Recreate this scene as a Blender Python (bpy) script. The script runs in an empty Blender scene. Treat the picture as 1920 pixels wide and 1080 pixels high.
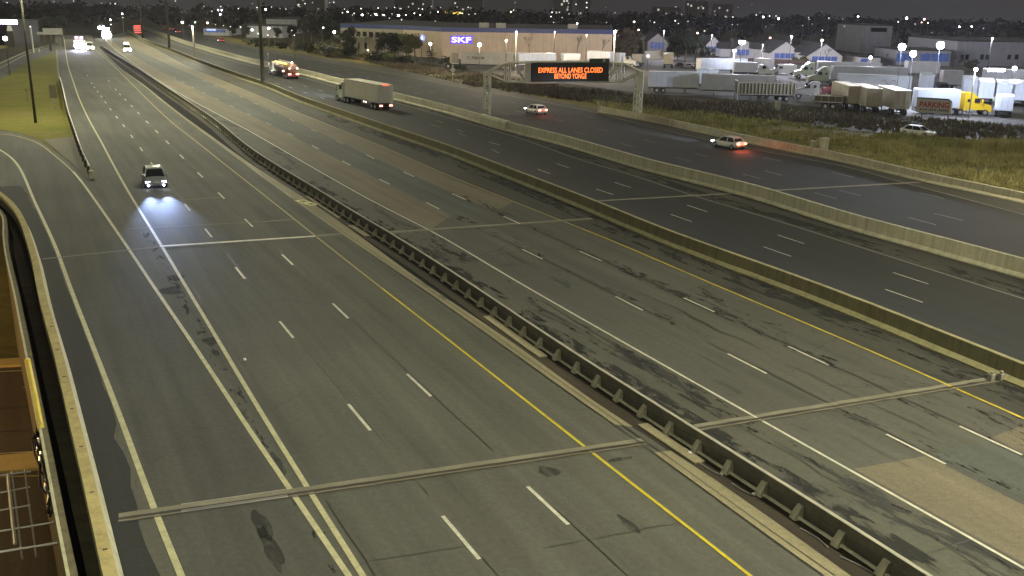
import bpy, bmesh, math, random
from mathutils import Vector, Matrix, geometry, noise
R = math.radians
random.seed(7)
scene = bpy.context.scene
C = scene.collection

# ------------------------------------------------------------------ camera, sky, sun, exposure
FPX, PITCH, ROLL, CAMH = 1837.2, 0.28574, 0.017742, 17.09
cam_d = bpy.data.cameras.new("camera"); cam = bpy.data.objects.new("camera", cam_d); C.objects.link(cam)
cam_d.sensor_width = 36.0; cam_d.lens = FPX / 1920 * 36.0
cam_d.clip_start = 0.5; cam_d.clip_end = 12000
_f = Vector((0, math.cos(PITCH), -math.sin(PITCH))); _u = Vector((0, math.sin(PITCH), math.cos(PITCH))); _r = Vector((1, 0, 0))
# picture axes: roll turns the world clockwise in the picture
RX = _r * math.cos(ROLL) + _u * math.sin(ROLL)
RU = -_r * math.sin(ROLL) + _u * math.cos(ROLL)
cam.matrix_world = Matrix(((RX.x, RU.x, -_f.x, 0), (RX.y, RU.y, -_f.y, 0), (RX.z, RU.z, -_f.z, CAMH), (0, 0, 0, 1)))
scene.camera = cam

world = bpy.data.worlds.new("World"); scene.world = world; world.use_nodes = True
wn = world.node_tree.nodes; wl = world.node_tree.links
for n in list(wn): wn.remove(n)
wo = wn.new('ShaderNodeOutputWorld'); bg = wn.new('ShaderNodeBackground'); bg2 = wn.new('ShaderNodeBackground'); add = wn.new('ShaderNodeAddShader')
sky = wn.new('ShaderNodeTexSky'); sky.sky_type = 'NISHITA'; sky.sun_disc = False
SUN_EL, SUN_AZ = 52, 62            # degrees; azimuth clockwise from +Y
sky.sun_elevation = R(-4); sky.sun_rotation = R(SUN_AZ)
bg.inputs[1].default_value = 0.05
# glow of the city in low cloud
bg2.inputs[0].default_value = (0.040, 0.037, 0.040, 1); bg2.inputs[1].default_value = 0.52
wl.new(sky.outputs[0], bg.inputs[0]); wl.new(bg.outputs[0], add.inputs[0]); wl.new(bg2.outputs[0], add.inputs[1]); wl.new(add.outputs[0], wo.inputs[0])

sun_d = bpy.data.lights.new("sun", 'SUN'); sun_d.energy = 1.12; sun_d.angle = R(14); sun_d.color = (1, 0.965, 0.75)
sun = bpy.data.objects.new("sun", sun_d); C.objects.link(sun)
sd = Vector((math.sin(R(SUN_AZ)) * math.cos(R(SUN_EL)), math.cos(R(SUN_AZ)) * math.cos(R(SUN_EL)), math.sin(R(SUN_EL))))
sun.rotation_euler = sd.to_track_quat('Z', 'Y').to_euler(); sun.location = (0, 0, 80)

scene.view_settings.view_transform = 'Standard'; scene.view_settings.look = 'None'
scene.view_settings.exposure = 0.0; scene.view_settings.gamma = 1.0; scene.view_settings.use_curve_mapping = False
scene.cycles.max_bounces = 4; scene.cycles.diffuse_bounces = 2; scene.cycles.glossy_bounces = 2
scene.cycles.sample_clamp_indirect = 3.0; scene.cycles.sample_clamp_direct = 0

# ------------------------------------------------------------------ from the photograph's pixels to the ground
def ray(px, py):
    a, b = (px - 960) / FPX, (540 - py) / FPX
    return _f + RX * a + RU * b
def G(px, py, z=0.0):
    d = ray(px, py); t = (z - CAMH) / d.z
    return Vector((d.x * t, d.y * t, z))
def AY(px, py, Y):                       # point of the ray at world distance Y
    d = ray(px, py); t = Y / d.y
    return Vector((d.x * t, Y, CAMH + d.z * t))
def APL(px, py, A, B):                   # ray meets the vertical plane through A and B
    n = Vector((-(B - A).y, (B - A).x, 0)); d = ray(px, py); o = Vector((0, 0, CAMH))
    t = (A - o).dot(n) / d.dot(n)
    return o + d * t
def zat(px, py, P):                      # height above P at which the ray passes P's distance
    return AY(px, py, P.y).z
PSI = 0.4686
RD = Vector((-math.sin(PSI), math.cos(PSI), 0)); RN = Vector((math.cos(PSI), math.sin(PSI), 0))
def fall(x, y):
    d = math.hypot(x, y)
    return 0.0 if d < 800 else -(d - 800) * 0.018 * min(1, (d - 800) / 400)

def curve(px_pts, z=0.0, step=2.0, is_world=False):
    P = [Vector(p) for p in px_pts] if is_world else [G(a, b, z) for a, b in px_pts]
    out = []
    for i in range(len(P) - 1):
        p0 = P[i - 1] if i else P[0] * 2 - P[1]
        p1, p2 = P[i], P[i + 1]
        p3 = P[i + 2] if i + 2 < len(P) else P[-1] * 2 - P[-2]
        L = (p2 - p1).length; n = max(1, int(L / step))
        # centripetal-ish tangents scaled by neighbour lengths
        la = max((p1 - p0).length, 1e-3); lb = max(L, 1e-3); lc = max((p3 - p2).length, 1e-3)
        m1 = ((p1 - p0) / la * lb + (p2 - p1) / lb * la) / (la + lb) * L
        m2 = ((p2 - p1) / lb * lc + (p3 - p2) / lc * lb) / (lb + lc) * L
        for k in range(n):
            t = k / n
            out.append(p1 * (2 * t**3 - 3 * t**2 + 1) + m1 * (t**3 - 2 * t**2 + t) + p2 * (-2 * t**3 + 3 * t**2) + m2 * (t**3 - t**2))
    out.append(P[-1])
    for _ in range(2):
        out = [out[0]] + [(out[i - 1] + out[i] * 2 + out[i + 1]) / 4 for i in range(1, len(out) - 1)] + [out[-1]]
    return out
def ext(pl, a=0.0, b=0.0):
    pl = list(pl)
    if a: k = min(4, len(pl) - 1); pl.insert(0, pl[0] + (pl[0] - pl[k]).normalized() * a)
    if b: k = min(4, len(pl) - 1); pl.append(pl[-1] + (pl[-1] - pl[-1 - k]).normalized() * b)
    return pl
def lerp_line(pl, s):
    acc = 0
    for i in range(len(pl) - 1):
        L = (pl[i + 1] - pl[i]).length
        if acc + L >= s or i == len(pl) - 2:
            return pl[i].lerp(pl[i + 1], (s - acc) / max(L, 1e-6)), (pl[i + 1] - pl[i]).normalized()
        acc += L
def length(pl): return sum((pl[i + 1] - pl[i]).length for i in range(len(pl) - 1))
def resample(pl, step):
    n = max(2, int(length(pl) / step)); L = length(pl)
    out = []; acc = 0; i = 0; seg = (pl[1] - pl[0]).length
    for k in range(n + 1):
        s = L * k / n
        while acc + seg < s - 1e-6 and i < len(pl) - 2:
            acc += seg; i += 1; seg = (pl[i + 1] - pl[i]).length
        out.append(pl[i].lerp(pl[i + 1], min(1, (s - acc) / max(seg, 1e-9))))
    return out
def offs(pl, d, dz=0.0):                # to the right of the direction of travel
    out = []
    for i, p in enumerate(pl):
        a = pl[max(0, i - 1)]; b = pl[min(len(pl) - 1, i + 1)]
        t = (b - a); t.z = 0
        if t.length < 1e-6: t = Vector((0, 1, 0))
        t.normalize()
        out.append(p + Vector((-t.y, t.x, 0)) * d + Vector((0, 0, dz)))
    return out

# ------------------------------------------------------------------ materials
MATS = {}
def nmat(name):
    m = bpy.data.materials.new(name); m.use_nodes = True; MATS[name] = m
    nt = m.node_tree; b = nt.nodes['Principled BSDF']
    return m, nt, b
def tex_coord(nt, scale=(1, 1, 1), rot=0.0, obj=False):
    mp = nt.nodes.new('ShaderNodeMapping'); mp.vector_type = 'TEXTURE' if False else 'POINT'
    mp.inputs['Scale'].default_value = scale
    if obj:
        tc = nt.nodes.new('ShaderNodeTexCoord'); nt.links.new(tc.outputs['Object'], mp.inputs['Vector'])
    else:
        g = nt.nodes.new('ShaderNodeNewGeometry')
        if rot:
            vr = nt.nodes.new('ShaderNodeVectorRotate'); vr.inputs['Angle'].default_value = rot
            nt.links.new(g.outputs['Position'], vr.inputs['Vector']); nt.links.new(vr.outputs[0], mp.inputs['Vector'])
        else: nt.links.new(g.outputs['Position'], mp.inputs['Vector'])
    return mp.outputs[0]
def nz(nt, vec, scale, detail=4, rough=0.55, dist=0.0):
    n = nt.nodes.new('ShaderNodeTexNoise'); n.inputs['Scale'].default_value = scale; n.inputs['Detail'].default_value = detail
    n.inputs['Roughness'].default_value = rough; n.inputs['Distortion'].default_value = dist
    nt.links.new(vec, n.inputs['Vector']); return n.outputs['Fac']
def rmp(nt, fac, stops):
    r = nt.nodes.new('ShaderNodeValToRGB'); nt.links.new(fac, r.inputs[0])
    e = r.color_ramp.elements
    while len(e) > 1: e.remove(e[-1])
    e[0].position = stops[0][0]; e[0].color = (*stops[0][1], 1)
    for p, c in stops[1:]:
        k = e.new(p); k.color = (*c, 1)
    return r.outputs[0]
def mix(nt, a, b, fac, mode='MIX'):
    m = nt.nodes.new('ShaderNodeMix'); m.data_type = 'RGBA'; m.blend_type = mode
    for s, v in ((m.inputs['Factor'], fac), (m.inputs['A'], a), (m.inputs['B'], b)):
        if hasattr(v, 'is_linked') or hasattr(v, 'links'): nt.links.new(v, s)
        elif isinstance(v, (int, float)): s.default_value = v
        else: s.default_value = (*v, 1)
    return m.outputs['Result']
def g3(v): return (v, v, v)
def bump(nt, b, h, strength=0.3, dist=0.02):
    bp = nt.nodes.new('ShaderNodeBump'); bp.inputs['Strength'].default_value = strength; bp.inputs['Distance'].default_value = dist
    nt.links.new(h, bp.inputs['Height']); nt.links.new(bp.outputs[0], b.inputs['Normal'])

def paving(name, base, var=0.22, streak=0.25, rough=0.8, blotch=0.0, blotch_col=(0.03, 0.03, 0.03), cracks=0.0, tint=(0.9, 0.95, 1.05), spec=0.3):
    m, nt, b = nmat(name)
    P = tex_coord(nt, rot=0)
    PR = tex_coord(nt, scale=(1, 0.04, 1), rot=-PSI)        # long along the road
    PR2 = tex_coord(nt, scale=(1, 0.22, 1), rot=-PSI)
    big = nz(nt, P, 0.09, 5, 0.6); st = nz(nt, PR, 0.9, 4, 0.6); fine = nz(nt, P, 4.0, 4, 0.75); grit = nz(nt, P, 22.0, 3, 0.8)
    c1 = tuple(x * (1 - var) for x in base); c2 = tuple(x * (1 + var) for x in base)
    col = rmp(nt, big, [(0.3, c1), (0.7, c2)])
    col = mix(nt, col, rmp(nt, st, [(0.3, g3(1 - streak)), (0.7, g3(1 + streak * 0.7))]), 1.0, 'MULTIPLY')
    col = mix(nt, col, rmp(nt, fine, [(0.3, g3(0.84)), (0.7, g3(1.14))]), 1.0, 'MULTIPLY')
    col = mix(nt, col, rmp(nt, grit, [(0.3, g3(0.72)), (0.7, g3(1.28))]), 1.0, 'MULTIPLY')
    pt = nz(nt, PR2, 0.22, 3, 0.5)
    col = mix(nt, col, tint, rmp(nt, pt, [(0.45, g3(0)), (0.62, g3(0.18))]), 'MULTIPLY')
    if blotch:
        bl = nz(nt, PR2, 0.55, 6, 0.68, 0.6)
        col = mix(nt, col, blotch_col, rmp(nt, bl, [(1 - blotch, g3(0)), (1.03 - blotch, g3(0.85))]))
    if cracks:
        v = nt.nodes.new('ShaderNodeTexVoronoi'); v.feature = 'DISTANCE_TO_EDGE'; v.inputs['Scale'].default_value = 0.16
        wv = nt.nodes.new('ShaderNodeVectorMath'); wv.operation = 'ADD'
        n2 = nt.nodes.new('ShaderNodeTexNoise'); n2.inputs['Scale'].default_value = 0.7; n2.inputs['Detail'].default_value = 4
        nt.links.new(P, n2.inputs['Vector']); nt.links.new(P, wv.inputs[0]); nt.links.new(n2.outputs['Color'], wv.inputs[1]); nt.links.new(wv.outputs[0], v.inputs['Vector'])
        thin = rmp(nt, v.outputs['Distance'], [(0.0, g3(cracks)), (0.012, g3(0))])
        gate = rmp(nt, nz(nt, P, 0.07, 2), [(0.5, g3(0)), (0.56, g3(1))])
        col = mix(nt, col, (0.02, 0.02, 0.02), mix(nt, thin, gate, 1.0, 'MULTIPLY'))
    nt.links.new(col, b.inputs['Base Color']); b.inputs['Roughness'].default_value = rough
    b.inputs['Specular IOR Level'].default_value = spec
    bump(nt, b, grit, 0.25, 0.01)
    return m
def paint(name, base, wear=0.35, rough=0.6):
    m, nt, b = nmat(name); P = tex_coord(nt)
    a = nz(nt, P, 2.2, 6, 0.7); f = nz(nt, P, 18, 3, 0.7)
    col = rmp(nt, a, [(0.25, tuple(x * (1 - wear) for x in base)), (0.6, base)])
    col = mix(nt, col, rmp(nt, f, [(0.3, g3(0.8)), (0.6, g3(1.05))]), 1.0, 'MULTIPLY')
    nt.links.new(col, b.inputs['Base Color']); b.inputs['Roughness'].default_value = rough; return m
def concrete(name, base, stain=0.35, rough=0.85, streaks=True):
    m, nt, b = nmat(name); P = tex_coord(nt); PV = tex_coord(nt, scale=(1, 1, 0.06))
    a = nz(nt, P, 0.5, 5, 0.6); f = nz(nt, P, 9, 4, 0.7)
    col = rmp(nt, a, [(0.3, tuple(x * (1 - stain * .6) for x in base)), (0.7, tuple(x * 1.12 for x in base))])
    if streaks:
        s = nz(nt, PV, 2.2, 4, 0.65); col = mix(nt, col, rmp(nt, s, [(0.35, g3(1 - stain)), (0.6, g3(1.04))]), 1.0, 'MULTIPLY')
    col = mix(nt, col, rmp(nt, f, [(0.25, g3(0.82)), (0.7, g3(1.06))]), 1.0, 'MULTIPLY')
    nt.links.new(col, b.inputs['Base Color']); b.inputs['Roughness'].default_value = rough; bump(nt, b, f, 0.3, 0.01); return m
def plain(name, base, rough=0.5, metal=0.0, var=0.12, scale=1.5, coat=0.0, spec=0.5, emit=None, es=0.0):
    m, nt, b = nmat(name); P = tex_coord(nt, obj=True)
    a = nz(nt, P, scale, 4, 0.6)
    col = rmp(nt, a, [(0.3, tuple(x * (1 - var) for x in base)), (0.7, tuple(min(1, x * (1 + var * .6)) for x in base))])
    nt.links.new(col, b.inputs['Base Color']); b.inputs['Roughness'].default_value = rough; b.inputs['Metallic'].default_value = metal
    b.inputs['Coat Weight'].default_value = coat; b.inputs['Specular IOR Level'].default_value = spec
    if emit: b.inputs['Emission Color'].default_value = (*emit, 1); b.inputs['Emission Strength'].default_value = es
    return m
def glow(name, col, s):
    m, nt, b = nmat(name); b.inputs['Base Color'].default_value = (*[min(1, c) * .6 for c in col], 1)
    b.inputs['Emission Color'].default_value = (*col, 1); b.inputs['Emission Strength'].default_value = s; return m

M = {}
M['c1'] = paving('asphalt worn olive', (0.100, 0.099, 0.083), 0.13, 0.26, cracks=0.25)
M['ramp'] = paving('asphalt ramp', (0.080, 0.079, 0.069), 0.15, 0.24, cracks=0.15)
M['c2'] = paving('asphalt grey express', (0.086, 0.084, 0.071), 0.14, 0.22, blotch=0.36, blotch_col=(0.045, 0.045, 0.042), cracks=0.45)
M['c2lane'] = paving('concrete lane tan', (0.150, 0.130, 0.093), 0.12, 0.2, tint=(1.08, 0.95, 0.92))
M['c2mid'] = paving('asphalt lane dark teal', (0.082, 0.088, 0.080), 0.12, 0.25)
M['c2should'] = paving('asphalt shoulder blotched', (0.088, 0.086, 0.068), 0.14, 0.1, blotch=0.45, blotch_col=(0.030, 0.030, 0.031), cracks=0.5)
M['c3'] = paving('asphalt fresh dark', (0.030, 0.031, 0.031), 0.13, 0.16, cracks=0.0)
M['c3should'] = paving('asphalt shoulder brown', (0.055, 0.053, 0.043), 0.14, 0.16, blotch=0.42, blotch_col=(0.026, 0.026, 0.026))
M['dark'] = paving('asphalt wet black and shade', (0.022, 0.022, 0.023), 0.2, 0.2, rough=0.9, spec=.05, blotch=0.35, blotch_col=(0.045, 0.043, 0.04))  # wet gutter asphalt; its black also carries the shade of the bridge gap
M['dirt'] = paving('rusty brown strip', (0.048, 0.038, 0.027), 0.25, 0.5, blotch=0.4, blotch_col=(0.03, 0.024, 0.02))
M['curb'] = paving('concrete curb strip', (0.27, 0.24, 0.150), 0.16, 0.2, blotch=0.34, blotch_col=(0.10, 0.085, 0.06))
M['joint'] = concrete('joint concrete', (0.225, 0.21, 0.155), 0.45, streaks=False)
M['jointdark'] = plain('joint seal dark', (0.04, 0.032, 0.022), 0.6)
M['jointsteel'] = plain('joint steel worn', (0.42, 0.41, 0.38), 0.32, 0.7)
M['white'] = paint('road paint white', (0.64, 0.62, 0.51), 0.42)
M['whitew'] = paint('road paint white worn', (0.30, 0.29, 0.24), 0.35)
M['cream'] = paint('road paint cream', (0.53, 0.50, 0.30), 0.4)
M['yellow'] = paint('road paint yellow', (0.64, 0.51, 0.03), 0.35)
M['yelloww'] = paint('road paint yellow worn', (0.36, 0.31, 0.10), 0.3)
M['seal'] = plain('crack sealant', (0.028, 0.027, 0.022), 0.5)
M['wall'] = concrete('barrier concrete', (0.46, 0.435, 0.31), 0.22)
M['wall1'] = concrete('barrier concrete shaded brown', (0.30, 0.275, 0.145), 0.22)  # darker copy of the barrier concrete, shade of the median face put in
M['parapet'] = concrete('parapet concrete', (0.52, 0.50, 0.34), 0.2)
M['pcoping'] = concrete('parapet coping ochre', (0.46, 0.38, 0.17), 0.2)
M['lot'] = paving('lot asphalt', (0.075, 0.072, 0.068), 0.2, 0.05)
M['orange'] = paving('underpass asphalt', (0.095, 0.070, 0.042), 0.15, 0.3)
M['steel'] = plain('galvanised steel', (0.42, 0.41, 0.36), 0.5, 0.3, 0.2)
M['edge'] = plain('rail edge dull', (.34, .33, .26), .8)
M['steeld'] = plain('weathered dark steel', (0.15, 0.145, 0.11), 0.6, 0.2, 0.3)
M['pole'] = plain('pole steel dark', (0.055, 0.052, 0.032), 0.6, 0.1)
M['polel'] = plain('pole steel light', (0.66, 0.65, 0.55), 0.5, 0.2)
M['black'] = plain('black rubber', (0.018, 0.018, 0.019), 0.8)
M['rim'] = plain('alloy rim', (0.45, 0.45, 0.46), 0.35, 0.6)
M['glass'] = plain('dark glass', (0.02, 0.022, 0.028), 0.12, 0.0, 0.1, spec=0.6)
M['bodysil'] = plain('paint silver', (0.36, 0.38, 0.40), 0.35, 0.35, 0.04, coat=0.5)
M['bodywht'] = plain('paint white', (0.68, 0.67, 0.62), 0.35, 0.0, 0.04, coat=0.4)
M['bodyred'] = plain('paint dark red', (0.20, 0.03, 0.03), 0.4, 0.0, 0.08, coat=0.4)
M['bodyyel'] = plain('paint yellow', (0.75, 0.50, 0.02), 0.4, 0.0, 0.05, coat=0.4)
M['bodyblk'] = plain('paint black', (0.03, 0.03, 0.035), 0.35, 0.0, 0.05, coat=0.4)
M['bodymint'] = plain('paint pale mint', (0.52, 0.57, 0.46), 0.4, 0.0, 0.05, coat=0.3)
M['tan'] = plain('trailer beige', (0.42, 0.38, 0.29), 0.55, 0.0, 0.14, 0.6)
M['grey'] = plain('trailer grey', (0.30, 0.29, 0.27), 0.55, 0.0, 0.14, 0.6)
M['wht'] = plain('trailer white', (0.62, 0.63, 0.66), 0.5, 0.0, 0.08, 0.6)
M['whtb'] = plain('trailer white cold', (0.66, 0.70, 0.80), 0.45, 0.0, 0.07, 0.6)
M['alu'] = plain('aluminium trim', (0.5, 0.5, 0.5), 0.35, 0.6)
M['dump'] = plain('dump bed olive steel', (0.14, 0.12, 0.07), 0.7, 0.1, 0.3)
M['hl'] = glow('headlamp', (0.86, 0.86, 1.0), 30)
M['hlw'] = glow('headlamp warm', (1.0, 0.88, 0.66), 12)
M['tl'] = glow('tail lamp', (1.0, 0.09, 0.06), 3)
M['tlp'] = glow('brake lamp', (1.0, 0.30, 0.22), 6)
M['amb'] = glow('marker amber', (1.0, 0.72, 0.12), 4)
M['led'] = glow('sign led', (1.0, 0.19, 0.035), 3.2)
M['signoff'] = plain('sign face black', (0.018, 0.017, 0.017), 0.6)
M['green'] = plain('sign green', (0.02, 0.06, 0.035), 0.5)
M['lampc'] = glow('lamp cold white', (0.90, 0.88, 1.0), 40)
M['lampw'] = glow('lamp warm white', (1.0, 0.88, 0.70), 10)
M['lampn'] = glow('lamp neutral', (0.95, 0.95, 0.88), 3.5)
M['lampg'] = glow('lamp greenish', (0.75, 1.0, 0.85), 5)
M['lampo'] = glow('lamp orange pink', (1.0, 0.62, 0.50), 9)
M['lampdim'] = glow('lamp dim', (0.9, 0.88, 0.80), 0.55)
M['winlit'] = glow('lit window', (0.9, 0.85, 0.7), 0.8)
M['skf'] = glow('sign letters violet', (0.72, 0.60, 1.0), 2.2)
M['skfh'] = glow('sign halo blue', (0.14, 0.08, 0.85), 0.9)
M['round'] = glow('round sign blue', (0.35, 0.48, 1.0), 1.0)
M['peach'] = concrete('precast wall peach', (0.66, 0.52, 0.39), 0.06)
M['office'] = concrete('office wall beige', (0.42, 0.38, 0.29), 0.15)
M['band'] = plain('parapet band blue', (0.055, 0.075, 0.22), 0.5)
M['roof'] = plain('roof gravel dark', (0.035, 0.035, 0.037), 0.9, 0, 0.3, 0.2)
M['shingle'] = plain('roof shingles grey', (0.055, 0.055, 0.065), 0.9, 0, 0.3, 1.0)
M['gable'] = plain('gable cladding white', (0.74, 0.71, 0.70), 0.7, 0, 0.1, 1.0)
M['bluewin'] = plain('blue glazing', (0.10, 0.16, 0.42), 0.25, 0, 0.35, 0.6, emit=(0.16, 0.26, 0.75), es=0.14)
M['whgrey'] = concrete('warehouse wall grey', (0.46, 0.46, 0.50), 0.15)
M['tower'] = plain('tower block concrete', (0.42, 0.40, 0.38), 0.8, 0, 0.2, 0.1)
M['fence'] = plain('fence boards red brown', (0.085, 0.05, 0.04), 0.8, 0, 0.3, 1.0)
M['bark'] = plain('bark', (0.09, 0.075, 0.055), 0.9, 0, 0.3, 4)
M['leafd'] = plain('foliage dark', (0.020, 0.026, 0.014), 0.8, 0, 0.5, 0.7)  # darkness of the poorly lit distance put into the leaf colour
M['leafo'] = plain('foliage olive', (0.10, 0.10, 0.035), 0.8, 0, 0.5, 0.7)
M['leafb'] = plain('foliage brown', (0.10, 0.075, 0.05), 0.8, 0, 0.5, 0.7)
M['leafy'] = plain('foliage lit yellow', (0.22, 0.20, 0.05), 0.8, 0, 0.4, 0.7)
M['signw'] = plain('sign board white', (0.42, 0.40, 0.34), 0.6)
M['signred'] = plain('sign lettering red', (0.36, 0.03, 0.03), 0.6)
M['signblk'] = plain('sign lettering black', (0.05, 0.05, 0.045), 0.6)
M['signbr'] = plain('sign back', (0.085, 0.075, 0.045), 0.7)
M['pipey'] = plain('painted yellow pipe', (0.62, 0.48, 0.03), 0.5)
M['curbo'] = concrete('underpass kerb', (0.58, 0.42, 0.15), 0.2, streaks=False)

def grass_mat(name, a, b_, c):
    m, nt, b = nmat(name); P = tex_coord(nt); PH = tex_coord(nt, scale=(0.25, 1, 1))
    col = rmp(nt, nz(nt, P, 0.12, 6, 0.65), [(0.3, a), (0.5, b_), (0.7, c)])
    col = mix(nt, col, rmp(nt, nz(nt, PH, 1.6, 5, 0.7), [(0.3, g3(0.7)), (0.7, g3(1.25))]), 1.0, 'MULTIPLY')
    col = mix(nt, col, rmp(nt, nz(nt, P, 14, 3, 0.7), [(0.3, g3(0.75)), (0.7, g3(1.2))]), 1.0, 'MULTIPLY')
    nt.links.new(col, b.inputs['Base Color']); b.inputs['Roughness'].default_value = 0.95; b.inputs['Specular IOR Level'].default_value = 0.1
    return m
M['ground'] = grass_mat('ground dark grass', (0.030, 0.030, 0.018), (0.042, 0.038, 0.023), (0.055, 0.045, 0.028))
M['lawn'] = grass_mat('lawn olive', (0.115, 0.122, 0.024), (0.150, 0.145, 0.032), (0.165, 0.140, 0.050))
M['berm'] = grass_mat('rough grass verge', (0.115, 0.105, 0.034), (0.150, 0.130, 0.048), (0.170, 0.135, 0.070))
M['blade'] = plain('grass blades', (0.36, 0.33, 0.14), 0.9, 0, 0.5, 0.4)
M['bladeg'] = plain('grass blades green', (0.25, 0.26, 0.08), 0.9, 0, 0.4, 0.4)

# ------------------------------------------------------------------ mesh building
class MB:
    def __init__(s): s.v = []; s.f = []; s.mi = []; s.m = []
    def mat(s, m):
        if m not in s.m: s.m.append(m)
        return s.m.index(m)
    def face(s, pts, m=None):
        k = len(s.v); s.v += [Vector(p) for p in pts]; s.f.append(tuple(range(k, k + len(pts)))); s.mi.append(s.mat(m) if m else 0)
    def box(s, x0, x1, y0, y1, z0, z1, T=None, m=None, taper=0.0):
        p = [Vector((x, y, z)) for z in (z0, z1) for y in (y0, y1) for x in (x0, x1)]
        if taper:
            cx, cy = (x0 + x1) / 2, (y0 + y1) / 2
            for i in range(4, 8): p[i].x = cx + (p[i].x - cx) * (1 - taper); p[i].y = cy + (p[i].y - cy) * (1 - taper)
        if T: p = [T @ q for q in p]
        k = len(s.v); s.v += p; mi = s.mat(m) if m else 0
        for f in ((0, 2, 3, 1), (4, 5, 7, 6), (0, 1, 5, 4), (2, 6, 7, 3), (0, 4, 6, 2), (1, 3, 7, 5)):
            s.f.append(tuple(k + i for i in f)); s.mi.append(mi)
        return s
    def bar(s, a, b, r, n=6, r2=None, m=None, cap=True):
        a = Vector(a); b = Vector(b); r2 = r if r2 is None else r2
        d = (b - a).normalized(); u = d.orthogonal().normalized(); w = d.cross(u)
        k = len(s.v); mi = s.mat(m) if m else 0
        for c, rr in ((a, r), (b, r2)):
            for i in range(n):
                t = 2 * math.pi * (i + .5) / n; s.v.append(c + (u * math.cos(t) + w * math.sin(t)) * rr)
        for i in range(n):
            j = (i + 1) % n; s.f.append((k + i, k + j, k + n + j, k + n + i)); s.mi.append(mi)
        if cap: s.f.append(tuple(k + i for i in reversed(range(n)))); s.f.append(tuple(k + n + i for i in range(n))); s.mi += [mi, mi]
        return s
    def sq(s, a, b, w, m=None): return s.bar(a, b, w * 0.7071, 4, m=m)
    def disc(s, c, ax, r, t, n=16, m=None): c = Vector(c); ax = Vector(ax).normalized(); return s.bar(c - ax * t / 2, c + ax * t / 2, r, n, m=m)
    def loft(s, rings, m=None, close=True, caps=True):
        k = len(s.v); n = len(rings[0]); mi = s.mat(m) if m else 0
        for r in rings: s.v += [Vector(p) for p in r]
        for i in range(len(rings) - 1):
            for j in range(n if close else n - 1):
                a = k + i * n + j; b = k + i * n + (j + 1) % n
                s.f.append((a, b, b + n, a + n)); s.mi.append(mi)
        if caps and close:
            s.f.append(tuple(k + j for j in reversed(range(n)))); s.f.append(tuple(k + (len(rings) - 1) * n + j for j in range(n))); s.mi += [mi, mi]
        return s
    def ball(s, c, r, m=None, seg=8, rings=5):
        c = Vector(c); rr = []
        for i in range(1, rings):
            a = math.pi * i / rings
            rr.append([c + Vector((math.sin(a) * math.cos(2 * math.pi * j / seg), math.sin(a) * math.sin(2 * math.pi * j / seg), math.cos(a))) * r for j in range(seg)])
        return s.loft(rr, m)
    def build(s, name, m=None, parent=None, smooth=False, bevel=0.0, T=None):
        me = bpy.data.meshes.new(name)
        vs = [T @ v for v in s.v] if T else s.v
        me.from_pydata([tuple(v) for v in vs], [], s.f)
        if s.m:
            for q in s.m: me.materials.append(q)
            me.polygons.foreach_set('material_index', s.mi)
        elif m: me.materials.append(m)
        bm = bmesh.new(); bm.from_mesh(me)
        bmesh.ops.recalc_face_normals(bm, faces=bm.faces)
        if bevel:
            es = [e for e in bm.edges if len(e.link_faces) == 2 and e.calc_face_angle(0) > 0.6]
            bmesh.ops.bevel(bm, geom=es, offset=bevel, segments=2, affect='EDGES', profile=0.6)
        bm.to_mesh(me); bm.free()
        if smooth: me.polygons.foreach_set('use_smooth', [True] * len(me.polygons))
        o = bpy.data.objects.new(name, me); C.objects.link(o)
        if parent: o.parent = parent
        return o
def tag(o, label=None, cat=None, group=None, kind=None):
    if label: o['label'] = label
    if cat: o['category'] = cat
    if group: o['group'] = group
    if kind: o['kind'] = kind
    return o
def thing(name, label, cat, loc=(0, 0, 0), rz=0.0, group=None):
    o = bpy.data.objects.new(name, None); C.objects.link(o); o.empty_display_size = 0.5
    o.location = loc; o.rotation_euler = (0, 0, rz); return tag(o, label, cat, group)
def copy_thing(o, loc=None, rz=None, label=None, group=None, parent=None):
    c = o.copy(); C.objects.link(c)
    if parent: c.parent = parent
    if loc is not None: c.location = loc
    if rz is not None: c.rotation_euler = (0, 0, rz)
    if label: c['label'] = label
    if group: c['group'] = group
    for ch in list(o.children):
        copy_thing(ch, parent=c)
    return c
def local(o):                            # parent space of a thing (things only turn about z)
    return Matrix.Translation(o.location) @ Matrix.Rotation(o.rotation_euler[2], 4, 'Z')
def polygon(name, pts, m, z, kind='structure', extra=None):
    me = bpy.data.meshes.new(name); P = [Vector((p.x, p.y, 0)) for p in pts]
    tris = geometry.tessellate_polygon([P])
    me.from_pydata([(p.x, p.y, z) for p in P], [], [tuple(t) for t in tris])
    bm = bmesh.new(); bm.from_mesh(me); bmesh.ops.recalc_face_normals(bm, faces=bm.faces)
    if bm.faces and sum(f.normal.z for f in bm.faces) < 0: bmesh.ops.reverse_faces(bm, faces=bm.faces)
    bm.to_mesh(me); bm.free(); me.materials.append(m)
    o = bpy.data.objects.new(name, me); C.objects.link(o)
    if kind: o['kind'] = kind
    return o
def strip(mb, pl, w, z, m=None, off=0.0):
    L = offs(pl, off - w / 2); Rr = offs(pl, off + w / 2)
    for i in range(len(pl) - 1):
        mb.face([(L[i].x, L[i].y, z), (Rr[i].x, Rr[i].y, z), (Rr[i + 1].x, Rr[i + 1].y, z), (L[i + 1].x, L[i + 1].y, z)], m)
def prism_along(mb, pl, prof, m=None, caps=True):      # prof: (offset to the right, z)
    rings = []
    Ls = {}
    for o_, z in prof: Ls[o_] = offs(pl, o_)
    for i in range(len(pl)): rings.append([Vector((Ls[o_][i].x, Ls[o_][i].y, pl[i].z + z)) for o_, z in prof])
    mb.loft(rings, m, True, caps)

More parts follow.
